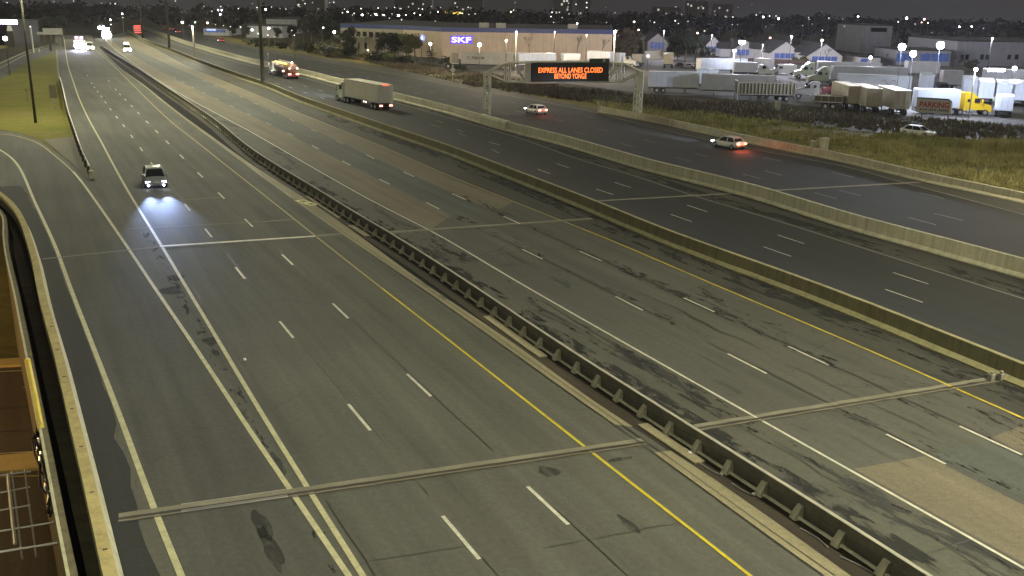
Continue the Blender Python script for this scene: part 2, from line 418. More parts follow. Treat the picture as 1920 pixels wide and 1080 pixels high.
def text_mesh(name, body, height, m, parent, origin, xdir, up, extrude=0.03, width=None, bold=0.0):
    cu = bpy.data.curves.new('t', 'FONT'); cu.body = body; cu.size = 1.0; cu.extrude = 0.0; cu.offset = bold; cu.align_x = 'LEFT'
    cu.resolution_u = 3
    o = bpy.data.objects.new('t', cu); C.objects.link(o)
    dg = bpy.context.evaluated_depsgraph_get(); me = bpy.data.meshes.new_from_object(o.evaluated_get(dg))
    bpy.data.objects.remove(o); bpy.data.curves.remove(cu)
    xs = [v.co.x for v in me.vertices]; ys = [v.co.y for v in me.vertices]
    x0, x1, y0, y1 = min(xs), max(xs), min(ys), max(ys)
    sy = height / (y1 - y0); sx = (width / (x1 - x0)) if width else sy
    X = Vector(xdir).normalized(); U = Vector(up).normalized(); N = X.cross(U)
    for v in me.vertices:
        q = Vector(origin) + X * ((v.co.x - x0) * sx) + U * ((v.co.y - y0) * sy) + N * 0.0
        v.co = q
    me.name = name; me.materials.clear(); me.materials.append(m)
    r = bpy.data.objects.new(name, me); C.objects.link(r)
    if parent: r.parent = parent
    return r

# ------------------------------------------------------------------ traced lines (photograph pixels)
w2_px = [(-260, 300), (-120, 345), (-40, 372), (2, 392), (8, 440), (18, 500), (30, 545), (38, 590), (50, 645), (60, 700), (72, 760), (84, 820), (100, 900), (118, 1000), (135, 1080), (170, 1240)]
p1_px = [(-200, 300), (-90, 335), (0, 371), (25, 390), (45, 411), (60, 440), (72, 477), (82, 507), (89, 540), (100, 590), (120, 652), (140, 722), (161, 808), (187, 902), (212, 1005), (231, 1080), (270, 1230)]
l1_px = [(-150, 235), (-60, 255), (0, 281), (22, 296), (37, 315), (50, 342), (62, 372), (80, 410), (105, 465), (132, 540), (190, 690), (236, 810), (287, 950), (340, 1082), (400, 1220)]
l2_px = [(-80, 250), (0, 250), (35, 256), (70, 268), (100, 290), (137, 322), (180, 378), (212, 424), (240, 465), (290, 540), (350, 628), (410, 718), (472, 813), (540, 912), (655, 1082), (745, 1215)]
l3_px = [(119, 68), (121, 80), (123, 95), (129, 128), (138, 155), (149, 186), (166, 223), (192, 270), (212, 308), (242, 362), (270, 408), (304, 463), (350, 540), (410, 640), (475, 750), (512, 812), (577, 916), (682, 1082), (765, 1215)]
y1_px = [(160, 66), (170, 80), (181, 95), (207, 118), (250, 160), (287, 197), (325, 232), (375, 271), (430, 315), (480, 354), (533, 396), (588, 440), (715, 540), (829, 628), (960, 731), (1100, 841), (1410, 1082), (1560, 1200)]
e1_px = [(228, 131), (266, 159), (306, 192), (344, 222), (394, 259), (481, 324), (555, 378), (655, 449), (790, 540), (960, 660), (1165, 806), (1212, 838), (1435, 1003), (1547, 1082), (1700, 1190)]
e2_px = [(172, 68), (180, 80), (190, 92), (237, 136), (275, 163), (312, 193), (350, 222), (400, 258), (490, 321), (565, 368), (672, 441), (805, 539), (960, 641), (1195, 808), (1247, 838), (1440, 968), (1592, 1080), (1760, 1200)]
rail_px = [(176, 68), (186, 82), (213, 99), (251, 123), (301, 156), (352, 189), (404, 224), (480, 284), (530, 316), (600, 357), (670, 401), (725, 432), (800, 479), (890, 536), (1060, 651), (1160, 713), (1305, 806), (1440, 887), (1740, 1077), (1900, 1180)]
w2line_px = [(196, 72), (208, 86), (235, 107), (282, 141), (350, 183), (425, 223), (477, 251), (515, 273), (605, 325), (730, 394), (805, 431), (955, 520), (1230, 677), (1465, 810), (1920, 1066), (2120, 1180)]
y2_px = [(240, 66), (262, 77), (312, 104), (362, 130), (420, 153), (480, 178), (560, 212), (640, 244), (705, 270), (855, 335), (960, 377), (1052, 414), (1135, 446), (1260, 500), (1350, 539), (1440, 577), (1615, 650), (1777, 722), (1920, 786), (2150, 888)]
m1_px = [(238, 60), (255, 70), (266, 77), (318, 97), (385, 125), (445, 147), (500, 166), (560, 192), (640, 221), (735, 255), (830, 288), (960, 340), (1110, 401), (1260, 466), (1440, 533), (1640, 612), (1840, 698), (1920, 730), (2200, 850)]   # near toe
b2_px = [(262, 52), (280, 60), (310, 70), (372, 91), (480, 121), (567, 141), (740, 188), (855, 218), (955, 248), (1045, 271), (1210, 321), (1435, 380), (1590, 432), (1790, 486), (1915, 523), (2200, 600)]   # near toe
r3_px = [(270, 60), (300, 74), (370, 96), (480, 126), (567, 146), (660, 172), (755, 196), (855, 225), (955, 253), (1110, 307), (1210, 336), (1287, 364), (1435, 407), (1615, 465), (1765, 512), (1850, 540), (2150, 630)]
g_px = [(300, 62), (420, 84), (560, 122), (760, 170), (1004, 228), (1085, 249), (1281, 299), (1410, 331), (1547, 367), (1730, 415), (2000, 490)]
h_px = [(310, 60), (440, 84), (580, 120), (780, 166), (1044, 225), (1142, 246), (1315, 291), (1432, 320), (1592, 362), (1779, 407), (2000, 462)]
i_px = [(320, 58), (460, 86), (600, 118), (820, 167), (1107, 220), (1182, 237), (1447, 299), (1580, 328), (1747, 367), (2000, 430)]
r4_px = [(330, 55), (370, 66), (480, 92), (560, 107), (730, 138), (855, 162), (955, 180), (1120, 212), (1210, 236), (1335, 264), (1440, 286), (1590, 313), (1682, 340), (1800, 370), (1915, 402), (2100, 450)]
b3_px = [(1120, 211), (1195, 224), (1260, 238), (1440, 277), (1577, 304), (1710, 337), (1915, 381), (2200, 445)]     # near toe
ge4_px = [(325, 50), (370, 60), (430, 78), (480, 89), (555, 101), (730, 128), (855, 152), (955, 171), (1120, 207), (1195, 221), (1440, 272), (1577, 299), (1710, 330), (1915, 372), (2200, 432)]  # grass edge
ga_px = [(103, 66), (105, 80), (106, 92), (107, 110), (110, 140), (118, 170), (130, 220), (140, 250), (160, 305), (176, 337)]     # C1 left kerb line
LW2 = curve(w2_px, 0.5); LP1 = curve(p1_px, 0.0); LL1 = curve(l1_px); LL2 = curve(l2_px); LL3 = curve(l3_px, step=3); LY1 = curve(y1_px, step=3)
LE1 = curve(e1_px, step=3); LE2 = curve(e2_px, step=3); LRAIL = curve(rail_px, 0.78, step=3); LWH2 = curve(w2line_px, step=3); LY2 = curve(y2_px, step=3)
LM1 = curve(m1_px, step=3); LB2 = curve(b2_px, step=3); LR3 = curve(r3_px, step=3); LGg = curve(g_px, step=3); LH = curve(h_px, step=3); LI = curve(i_px, step=3)
LR4 = curve(r4_px, step=3); LB3 = curve(b3_px, step=3); LGE = curve(ge4_px, step=3); LGA = curve(ga_px, step=3)

# ------------------------------------------------------------------ ground
def w2x(y):
    for i in range(len(LW2) - 1):
        a, b = LW2[i], LW2[i + 1]
        if (a.y - y) * (b.y - y) <= 0 and abs(a.y - b.y) > 1e-6: return a.x + (b.x - a.x) * (y - a.y) / (b.y - a.y)
    return LW2[-1].x
YS = 84.0
gb = MB()
xs = [-1, -0.9, -0.75] ; ys_near = [-40, -10, 10, 22, 26, 30, 35, 40, 46, 52, 58, 64, 70, 76, YS]
def gcell(p): gb.face(p)
for j in range(len(ys_near) - 1):
    ya, yb = ys_near[j], ys_near[j + 1]
    xa = w2x(max(ya, LW2[-1].y)) + 0.5; xb = w2x(max(yb, LW2[-1].y)) + 0.5
    xa_ = [xa + (900 - xa) * (k / 12) ** 2 for k in range(13)]; xb_ = [xb + (900 - xb) * (k / 12) ** 2 for k in range(13)]
    for k in range(12): gcell([(xa_[k], ya, -.05), (xa_[k + 1], ya, -.05), (xb_[k + 1], yb, -.05), (xb_[k], yb, -.05)])
rows = [YS, 100, 130, 170, 220, 300, 400, 520, 660, 800, 900, 1000, 1150, 1300, 1500, 1800, 2300, 3000]
cols = [-2400, -1700, -1200, -900, -650, -450, -300, -150, -60, 0, 60, 150, 300, 450, 650, 900, 1200, 1700, 2400]
for j in range(len(rows) - 1):
    for k in range(len(cols) - 1):
        gcell([(x, y, fall(x, y) - .05) for x, y in ((cols[k], rows[j]), (cols[k + 1], rows[j]), (cols[k + 1], rows[j + 1]), (cols[k], rows[j + 1]))])
ground = gb.build('ground', M['ground']); tag(ground, kind='structure')
# the low ground left of the bridge wall, sloping up behind the crossing road
lowY = [-40, 10, 20, 26, 32, 38, 44, 50, 56, 62.5, 66, 69, 72, 75, 78, 81, YS]
def lowz(y, x):
    t = min(1, max(0, (y - 62.5) / 20)); return -6.0 + 5.95 * (t * t * (3 - 2 * t))
lb = MB()
for j in range(len(lowY) - 1):
    ya, yb = lowY[j], lowY[j + 1]
    for k in range(14):
        t0, t1 = (k / 14) ** 1.6, ((k + 1) / 14) ** 1.6
        def xx(y, t): x0 = w2x(max(y, LW2[-1].y)) + 0.35; return x0 - (x0 + 420) * t
        lb.face([(xx(ya, t0), ya, lowz(ya, 0)), (xx(ya, t1), ya, lowz(ya, 0)), (xx(yb, t1), yb, lowz(yb, 0)), (xx(yb, t0), yb, lowz(yb, 0))])
emb = lb.build('embankment', M['berm']); tag(emb, kind='structure')
lr = polygon('underpass_road', [G(-700, 700, -6), G(-200, 692, -6), G(49, 690, -6), G(160, 690, -6), G(250, 1080, -6), G(200, 1350, -6), G(-900, 1500, -6)], M['orange'], -5.96)
k = MB(); k.box(0, 1, 0, 1, 0, 1)
def kerb_band(name, px, z0, z1, m, label=None):
    pts = [G(a, b, z0) for a, b in px]; mb = MB(); n = len(pts)
    mb.face([(p.x, p.y, z1) for p in pts]); 
    for i in range(n): a, b = pts[i], pts[(i + 1) % n]; mb.face([(a.x, a.y, z0 - .05), (b.x, b.y, z0 - .05), (b.x, b.y, z1), (a.x, a.y, z1)])
    return mb.build(name, m)
tag(kerb_band('underpass_kerb', [(-400, 690), (-100, 683), (60, 673), (60, 686), (-100, 696), (-400, 703)], -6, -5.85, M['curbo']), kind='structure')
tag(kerb_band('traffic_island', [(-400, 882), (-100, 868), (90, 851), (90, 882), (-100, 898), (-400, 912)], -6, -5.82, M['curbo']), kind='structure')
mk = MB()
for a, b, w in (((-300, 712), (62, 695), .14), ((-300, 868), (66, 848), .1), ((44, 727.5), (62, 726.5), .12), ((-30, 731), (0, 729.5), .12)):
    strip(mk, resample([G(*a, -6), G(*b, -6)], 3), w, -5.955, M['cream'])
for a, b in (((-300, 785), (80, 762)), ((-300, 828), (80, 806))):
    strip(mk, resample([G(*a, -6), G(*b, -6)], 3), .12, -5.955, M['seal'])
strip(mk, resample([G(-300, 905, -6), G(80, 893, -6)], 3), .14, -5.955, M['yelloww'])
tag(mk.build('underpass_road_markings'), kind='structure')

# ------------------------------------------------------------------ carriageways
def rev(l): return list(reversed(l))
far_c1 = [G(160, 62), G(113, 62)]
LP1i = offs(LP1, 0.0)
road1 = polygon('collector_road', [LP1[-1]] + rev(LP1)[1:-1] + [G(-200, 292), G(-160, 232), G(-80, 241), G(0, 244), G(38, 250), G(72, 262), G(102, 282), G(140, 312), G(160, 331), G(177, 340)] + rev(LGA)[1:] + [G(170, 66)] + LE1[0:0] + LE2[1:] + [Vector((LE2[-1].x, 10, 0)), Vector((LP1[-1].x, 10, 0))], M['c1'], 0.0)
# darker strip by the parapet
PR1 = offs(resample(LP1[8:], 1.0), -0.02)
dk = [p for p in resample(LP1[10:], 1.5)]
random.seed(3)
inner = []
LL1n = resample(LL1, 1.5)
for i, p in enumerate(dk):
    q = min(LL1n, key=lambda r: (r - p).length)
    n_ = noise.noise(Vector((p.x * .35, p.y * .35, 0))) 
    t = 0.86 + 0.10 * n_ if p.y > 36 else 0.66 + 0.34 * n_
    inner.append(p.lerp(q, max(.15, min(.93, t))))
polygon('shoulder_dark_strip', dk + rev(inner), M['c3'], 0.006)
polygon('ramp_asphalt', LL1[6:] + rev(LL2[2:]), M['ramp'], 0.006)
# express carriageway toward the camera
toe = offs(LM1, 0.0)
road2 = polygon('express_road', offs(LRAIL, -0.1)[2:] + [Vector((LM1[-1].x, LRAIL[-1].y, 0))] + rev(toe), M['c2'], 0.0)
LWH2s = LWH2
sh2 = polygon('express_shoulder', offs(LRAIL, 0.25)[8:] + rev(LWH2[8:]), M['c2should'], 0.008)
sh2b = polygon('express_inner_shoulder', offs(LY2, 0.2)[12:] + rev(offs(LM1, -0.06)[14:]), M['c3should'], 0.008)
# lane rows of the express carriageway
c_px = [(207, 72), (230, 92), (300, 132), (400, 183), (500, 230), (591, 276), (649, 306), (721, 341), (811, 386), (890, 425), (999, 477), (1179, 569), (1400, 682), (1715, 842), (1950, 960), (2150, 1060)]
d_px = [(222, 70), (245, 88), (330, 128), (430, 172), (520, 213), (600, 250), (694, 294), (766, 327), (860, 369), (960, 413), (1106, 480), (1311, 572), (1515, 667), (1855, 826), (2150, 960)]
LC = curve(c_px, step=3); LD = curve(d_px, step=3)
def sub(pl, ymin, ymax): return [p for p in pl if ymin <= p.y <= ymax]
def yw(px, py): return G(px, py).y
def lane_poly(name, A, B, y0, y1, m, z=0.012, oa=0.0, ob=0.0):
    return polygon(name, sub(offs(A, oa), *y0) + rev(sub(offs(B, ob), *y1)), m, z)
lane_poly('concrete_lane', LWH2, LC, (yw(880, 440), 420), (yw(870, 415), 420), M['c2lane'], oa=.25, ob=-.1)
lane_poly('concrete_lane', LD, LY2, (yw(945, 405), 420), (yw(985, 385), 420), M['c2lane'], oa=.2, ob=-.2)
lane_poly('asphalt_lane', LC, LD, (yw(860, 410), 420), (yw(925, 398), 420), M['c2mid'], oa=-.1, ob=.2)
lane_poly('concrete_lane', LWH2, LC, (0, yw(1540, 840)), (0, yw(1655, 812)), M['c2lane'], oa=.25, ob=-.1)
lane_poly('asphalt_lane', LC, LD, (0, yw(1655, 812)), (0, yw(1757, 780)), M['c2mid'], oa=-.1, ob=.2)
lane_poly('concrete_lane', LD, LY2, (0, yw(1757, 780)), (0, yw(1842, 752)), M['c2lane'], oa=.2, ob=-.2)
# carriageways beyond the median wall
road3 = polygon('westbound_express_road', offs(LM1, 0.8) + rev(offs(LB2, 0.0)), M['c3'], 0.0)
sh3 = polygon('westbound_express_shoulder', offs(LR3, 0.15)[4:] + rev(offs(LB2, -0.04)[4:]), M['c3should'], 0.008)
road4 = polygon('westbound_collector_road', offs(LB2, 0.8) + rev(offs(LGE, 0.3)), M['c3'], 0.0)
sh4 = polygon('westbound_collector_shoulder', offs(LR4, 0.15)[4:] + rev(offs(LGE, -0.0)[4:]), M['c3should'], 0.008)

# verges, lot, service road
lot_px = [(560, 84), (1150, 110), (1300, 100), (1500, 105), (1700, 118), (2000, 120), (2100, 236), (1920, 236), (1800, 224), (1690, 214), (1560, 203), (1440, 191), (1330, 182), (1200, 175), (1000, 148), (860, 128), (760, 112), (690, 106), (600, 92)]
polygon('truck_lot', [G(a, b) for a, b in lot_px], M['lot'], -0.02)
polygon('verge_grass', [p for p in LGE[20:]] + [G(2300, 380), G(2200, 330), G(1920, 272), (G(1800, 262)), G(1650, 252), G(1500, 236), G(1350, 215), G(1200, 196), G(1040, 182), G(900, 158), G(760, 127), G(640, 108)], M['berm'], -0.03)
polygon('service_road', [G(1380, 208), G(1560, 226), (G(1760, 243)), G(1920, 256), G(2200, 285), G(2200, 306), G(1920, 275), G(1760, 259), G(1560, 241), G(1380, 218)], M['lot'], -0.015)
lawn = polygon('lawn', [G(-300, 245), G(-60, 240), G(0, 243), G(38, 249), G(72, 261), G(102, 281), G(140, 311), G(160, 331), G(173, 337)] + rev(LGA)[1:] + [G(104, 96), G(84, 104), G(62, 112), G(40, 122), G(0, 146), G(-60, 165), G(-300, 200)], M['lawn'], -0.02)
polygon('lit_lawn', [G(-60, 80), G(14, 76), G(15, 90), G(-60, 100)], M['lawn'], 0.01)
polygon('gore_apron', [G(83, 262), G(140, 256), G(148, 280), G(160, 312), G(172, 338), G(160, 331), G(140, 311), G(118, 292), G(101, 277)], paving('apron concrete', (0.14, 0.128, 0.09), .12, .1), 0.01)
# crossing ramp in the upper left
polygon('exit_ramp_road', [G(-120, 190), G(0, 150), G(40, 124), G(62, 113), G(84, 104), G(104, 97), G(104, 86), G(118, 80), G(88, 84), G(50, 96), G(0, 116), G(-120, 140)], M['ramp'], 0.0)
rmk = MB()
for pxs, w, m_ in ((((-100, 168), (0, 128), (30, 112), (60, 98), (90, 90)), .35, 'whitew'), (((-100, 152), (0, 119), (30, 105), (60, 93), (88, 86)), .35, 'cream')):
    strip(rmk, curve(pxs, step=4), w, 0.02, M[m_])
tag(rmk.build('exit_ramp_markings'), kind='structure')

# ------------------------------------------------------------------ road markings
mk = MB()
strip(mk, ext(LL1), .22, 0.016, M['cream']); strip(mk, LL3, .20, 0.016, M['cream'])
i0 = next(i for i, p in enumerate(LL2) if p.y < yw(137, 322))
strip(mk, LL2[:i0 + 1], .15, 0.016, M['yelloww']); strip(mk, LL2[i0:], .20, 0.016, M['cream'])
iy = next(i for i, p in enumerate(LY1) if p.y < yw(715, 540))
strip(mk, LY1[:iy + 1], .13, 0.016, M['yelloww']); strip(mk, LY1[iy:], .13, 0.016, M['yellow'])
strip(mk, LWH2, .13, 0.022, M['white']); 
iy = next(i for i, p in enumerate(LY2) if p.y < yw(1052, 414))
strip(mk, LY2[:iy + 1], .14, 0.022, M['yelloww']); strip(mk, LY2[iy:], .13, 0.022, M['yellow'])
strip(mk, LR3, .12, 0.022, M['whitew']); strip(mk, LR4, .14, 0.022, M['whitew'])
tag(mk.build('edge_line_markings'), kind='structure')
mk = MB()
def nearest_s(pl, P):
    best = (1e9, 0); acc = 0
    for i in range(len(pl) - 1):
        a, b = pl[i], pl[i + 1]; ab = b - a; L = ab.length
        t = max(0, min(1, (P - a).dot(ab) / max(L * L, 1e-9))); d = (a + ab * t - P).length
        if d < best[0]: best = (d, acc + L * t)
        acc += L
    return best[1]
def subline(pl, s0, s1, n=3): return [lerp_line(pl, s0 + (s1 - s0) * k / n)[0] for k in range(n + 1)]
def dashes(pl, anchors, w, z, m, L=3.0, far=0, near=0, mfar=None):
    ss = sorted(nearest_s(pl, G(*a)) for a in anchors); allS = list(ss)
    for k in range(1, far + 1): allS.append(ss[0] - 12.0 * k)
    for k in range(1, near + 1): allS.append(ss[-1] + 12.0 * k)
    T = length(pl)
    for s in allS:
        if s - L / 2 > 0 and s + L / 2 < T: strip(mk, subline(pl, s - L / 2, s + L / 2), w, z, mfar if (mfar and s < ss[0]) else m)
ra_px = [(150, 120), (164, 142), (177, 164), (190, 181), (207, 205), (232, 236), (265, 280), (286, 309), (318, 348), (351, 389), (391, 437), (450, 512), (537, 618), (673, 782), (863, 1007), (1010, 1180)]
rb_px = [(185, 132), (204, 152), (225, 177), (247, 199), (276, 229), (314, 267), (341, 294), (375, 328), (415, 367), (466, 418), (539, 487), (638, 583), (785, 722), (1026, 947), (1200, 1110)]
LRA = curve(ra_px, step=3); LRB = curve(rb_px, step=3)
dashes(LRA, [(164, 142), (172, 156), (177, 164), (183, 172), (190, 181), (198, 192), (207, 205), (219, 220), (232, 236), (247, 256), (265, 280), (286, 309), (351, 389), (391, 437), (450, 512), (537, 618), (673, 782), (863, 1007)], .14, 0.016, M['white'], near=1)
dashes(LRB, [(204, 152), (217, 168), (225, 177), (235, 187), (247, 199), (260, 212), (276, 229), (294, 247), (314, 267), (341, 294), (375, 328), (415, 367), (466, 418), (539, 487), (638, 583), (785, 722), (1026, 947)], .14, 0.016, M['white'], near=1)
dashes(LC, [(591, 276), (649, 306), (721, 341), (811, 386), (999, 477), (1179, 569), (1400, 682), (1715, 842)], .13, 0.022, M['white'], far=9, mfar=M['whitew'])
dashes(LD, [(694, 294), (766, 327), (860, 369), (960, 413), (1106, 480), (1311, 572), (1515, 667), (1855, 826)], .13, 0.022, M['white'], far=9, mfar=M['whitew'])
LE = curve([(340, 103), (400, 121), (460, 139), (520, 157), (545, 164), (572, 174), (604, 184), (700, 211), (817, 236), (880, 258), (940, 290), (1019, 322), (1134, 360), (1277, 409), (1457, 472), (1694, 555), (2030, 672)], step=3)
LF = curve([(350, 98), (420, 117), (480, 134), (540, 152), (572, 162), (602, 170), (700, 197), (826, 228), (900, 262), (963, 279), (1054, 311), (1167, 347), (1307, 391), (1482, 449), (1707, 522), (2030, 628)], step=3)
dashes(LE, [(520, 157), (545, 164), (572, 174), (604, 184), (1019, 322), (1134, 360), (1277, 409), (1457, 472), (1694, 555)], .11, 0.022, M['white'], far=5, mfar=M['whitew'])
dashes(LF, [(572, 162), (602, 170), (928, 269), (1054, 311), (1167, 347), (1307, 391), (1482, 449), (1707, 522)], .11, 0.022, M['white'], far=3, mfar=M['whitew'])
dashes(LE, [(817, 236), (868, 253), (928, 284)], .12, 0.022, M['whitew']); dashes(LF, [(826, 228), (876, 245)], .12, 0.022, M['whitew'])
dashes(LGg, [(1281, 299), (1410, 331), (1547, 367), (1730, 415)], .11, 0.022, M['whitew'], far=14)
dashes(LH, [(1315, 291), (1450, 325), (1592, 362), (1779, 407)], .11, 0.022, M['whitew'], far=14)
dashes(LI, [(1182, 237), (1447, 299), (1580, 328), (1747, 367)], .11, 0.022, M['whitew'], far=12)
tag(mk.build('lane_dash_markings'), kind='structure')
# dark sealed seams along the lane rows, cross cracks
mk = MB()
random.seed(11)
def seam(pl, w, z, off, y0, y1, gaps=0.2, amp=0.0):
    P = resample(sub(pl, y0, y1), 0.8); P = offs(P, off)
    if amp: P = [p + Vector((noise.noise(p * .6), noise.noise(p * .6 + Vector((9, 3, 1))), 0)) * amp for p in P]
    run = []
    for i, p in enumerate(P):
        if noise.noise(p * 0.11 + Vector((off * 7, 0, 3))) > -0.32 + gaps: run.append(p)
        else:
            if len(run) > 3: strip(mk, run, w, z)
            run = []
    if len(run) > 3: strip(mk, run, w, z)
seam(LRA, .05, .013, .13, 20, 110, .05); seam(LRB, .05, .013, .13, 20, 110, .05)
seam(LC, .10, .015, .16, 20, 75, .1, .12); seam(LD, .12, .015, .18, 20, 75, .05, .15)
seam(LWH2, .06, .015, -1.1, 20, 60, .3, .5); seam(LC, .05, .015, 1.9, 20, 60, .35, .4); seam(LD, .06, .015, -1.7, 20, 60, .4, .4)
seam(LC, .06, .015, -1.5, 30, 70, .4, .2); seam(LL3, .05, .013, .35, 20, 60, .2, .05)
def crack(px, w=.05, z=.014, amp=.12):
    P = resample(curve(px, step=1), .4); P = [p + Vector((noise.noise(p * 1.3), noise.noise(p * 1.3 + Vector((5, 5, 5))), 0)) * amp for p in P]
    strip(mk, P, w, z)
for px, w in ((((770, 895), (792, 915), (803, 930)), .04), (((1020, 1028), (1110, 1012), (1180, 998), (1275, 980)), .035), (((640, 1062), (760, 1042), (900, 1020)), .03),
              (((1145, 695), (1198, 680), (1232, 678)), .05), (((1015, 615), (1055, 608)), .05), (((1262, 752), (1310, 742)), .05), (((1528, 933), (1560, 925), (1600, 912)), .06),
              (((1705, 1048), (1770, 1030), (1825, 1010)), .07), (((1012, 562), (1060, 590), (1095, 612), (1140, 640), (1175, 655), (1200, 675)), .10), (((1368, 752), (1400, 775)), .10),
              (((850, 470), (905, 497)), .08), (((935, 500), (1000, 490)), .04)): crack(px, w)
tag(mk.build('pavement_seams', M['seal']), kind='structure')
# ragged oil and patch stains: thin sheets whose edges break up
def blot_mat(name, base, thr, scale=1.4, soft=.07, rot=True, dens=.85):
    m, nt, b = nmat(name); P = tex_coord(nt, scale=(1, .3, 1), rot=-PSI)
    n = nz(nt, P, scale, 8, .72, .5); n2 = nz(nt, P, .25, 2, .5)
    md = nt.nodes.new('ShaderNodeMath'); md.operation = 'MULTIPLY_ADD'; nt.links.new(n2, md.inputs[0]); md.inputs[1].default_value = .5; nt.links.new(n, md.inputs[2])
    al = rmp(nt, md.outputs[0], [(thr, g3(0)), (thr + soft, g3(dens))])
    nt.links.new(al, b.inputs['Alpha']); b.inputs['Base Color'].default_value = (*base, 1); b.inputs['Roughness'].default_value = .85; b.inputs['Specular IOR Level'].default_value = .15
    return m
BL = blot_mat('stain tar', (.034, .034, .032), .72); BL2 = blot_mat('stain tar sparse', (.038, .038, .036), .80, 1.8); BL3 = blot_mat('stain light wear', (.15, .14, .11), .82, 2.2, .1, dens=.5)
def blot_strip(name, pl, off, w, y0, y1, m, z):
    mb = MB(); strip(mb, sub(pl, y0, y1), w, z, off=off); return tag(mb.build(name, m), kind='structure')
blot_strip('pavement_stains', LRAIL, 1.15, 1.7, 20, 95, BL, .018); blot_strip('pavement_stains', LM1, -1.0, 1.7, 30, 150, BL, .018)
blot_strip('pavement_stains', LD, .35, 1.1, 20, 90, BL2, .018); blot_strip('pavement_stains', LC, .3, 1.0, 20, 80, BL2, .018); blot_strip('pavement_stains', LWH2, -.9, 1.3, 20, 80, BL2, .0185)
blot_strip('pavement_stains', LD, 2.2, 2.0, 30, 60, BL2, .019); blot_strip('pavement_stains', LR3, 1.2, 1.6, 40, 200, BL, .018)
blot_strip('pavement_stains', LL3, -.55, .5, 26, 75, BL2, .0125); 
st = MB(); random.seed(5)
for px, py, rx, ry in ((490, 985, .25, 1.1), (508, 1030, .25, 1.4), (1030, 885, .35, .45), (1165, 861, .5, .15), (320, 545, .6, 1.0), (395, 640, .3, .7), (330, 520, .45, .8), (1180, 985, .2, .6), (520, 870, .2, 1.0)):
    c = G(px, py); P = []
    for i in range(26):
        a_ = 2 * math.pi * i / 26; r = 1 + .5 * noise.noise(Vector((math.cos(a_) * 1.3, math.sin(a_) * 1.3, px * .13)))
        P.append(c + Matrix.Rotation(PSI, 3, 'Z') @ Vector((math.cos(a_) * rx * r, math.sin(a_) * ry * r, 0)))
    for i in range(26): st.face([(c.x, c.y, .0135), (P[i].x, P[i].y, .0135), (P[(i + 1) % 26].x, P[(i + 1) % 26].y, .0135)])
tag(st.build('pavement_patches', blot_mat('stain patch', (.045, .045, .043), .52, 3.0, .3, dens=.55)), kind='structure')
wb = MB()
bit = wb.ball(G(459, 674, .03), .09, seg=6, rings=4).build('litter', M['wht']); tag(bit, 'small white scrap of litter lying on the left lane', 'litter')

# expansion joints
def joint(name, a, b, z=.0215, parts=((-.55, .48, 'joint'), (-.16, .22, 'jointdark'), (.05, .14, 'jointsteel'), (.2, .07, 'jointdark'))):
    pl = resample([G(*a), G(*b)], 2.0); mb = MB()
    for o_, w, m in parts:
        pj = offs(resample(pl, .5), -o_)
        if m == 'joint': pj = [p + Vector((0, 1, 0)) * .05 * noise.noise(p * 1.7) for p in pj]
        strip(mb, pj, w * 1.0, z, M[m])
        z += .0006
    return tag(mb.build(name), kind='structure')
W3 = ((-.36, .30, 'joint'), (-.12, .16, 'jointdark'), (.03, .10, 'joint'), (.12, .05, 'jointdark'))
WS = ((-.36, .30, 'joint'), (-.53, .04, 'jointsteel'), (-.12, .16, 'jointdark'), (-.08, .05, 'jointsteel'), (.03, .10, 'jointsteel'), (.12, .05, 'jointdark'))
joint('expansion_joint', (222, 977), (340, 960), parts=W3); joint('expansion_joint', (340, 960), (540, 931), parts=WS); joint('expansion_joint', (540, 931), (1212, 832), parts=W3)
joint('expansion_joint', (1312, 806), (1872, 714), parts=W3)
W4 = ((-.25, .45, 'joint'), (.06, .14, 'jointdark'), (.2, .10, 'joint'))
joint('expansion_joint', (300, 463), (592, 444), parts=((-.15, .4, 'white'), (.2, .12, 'jointdark')))
joint('expansion_joint', (592, 444), (664, 438), parts=W4); joint('expansion_joint', (80, 486), (300, 463), parts=((0, .2, 'joint'),))
joint('expansion_joint', (730, 437), (1112, 411), parts=W4); joint('expansion_joint', (1122, 377), (1372, 363), parts=((0, .5, 'joint'),)); joint('expansion_joint', (1440, 358), (1725, 342), parts=((0, .6, 'joint'),))
joint('expansion_joint', (490, 416), (550, 412), parts=((0, .3, 'joint'),)); joint('expansion_joint', (245, 429), (490, 416), parts=((0, .14, 'joint'),)); joint('expansion_joint', (255, 381), (420, 370), parts=((0, .16, 'joint'),))

# ------------------------------------------------------------------ barriers
def fshape(pl, near_right, h=1.07, w=.6, name='median_wall', label='', m=None, cat='barrier', joints=None):
    """near toe line pl; the wall stands to the right of it"""
    P = [Vector((p.x, p.y, 0)) for p in resample(pl, 3.0)]
    prof = [(0.0, -.05), (0.0, .09), (.25, .30), (.29, h - .03), (.32, h), (.56, h), (.59, h - .03), (.63, .30), (.88, .09), (.88, -.05)]
    mb = MB(); prism_along(mb, P, prof)
    o = mb.build(name, m); tag(o, label, cat, 'concrete barriers between the carriageways'); return o
m1 = fshape(LM1, 1, 1.07, name='concrete_barrier', label='concrete median wall in a shaded brown, with lamp masts standing on it', m=M['wall1'])
b2 = fshape(LB2, 1, 1.25, name='concrete_barrier', label='pale concrete wall on which the left sign gantry post stands', m=M['wall'])
b3 = fshape(LB3, 1, .95, name='concrete_barrier', label='pale concrete wall along the rough grass on the right', m=M['wall'])
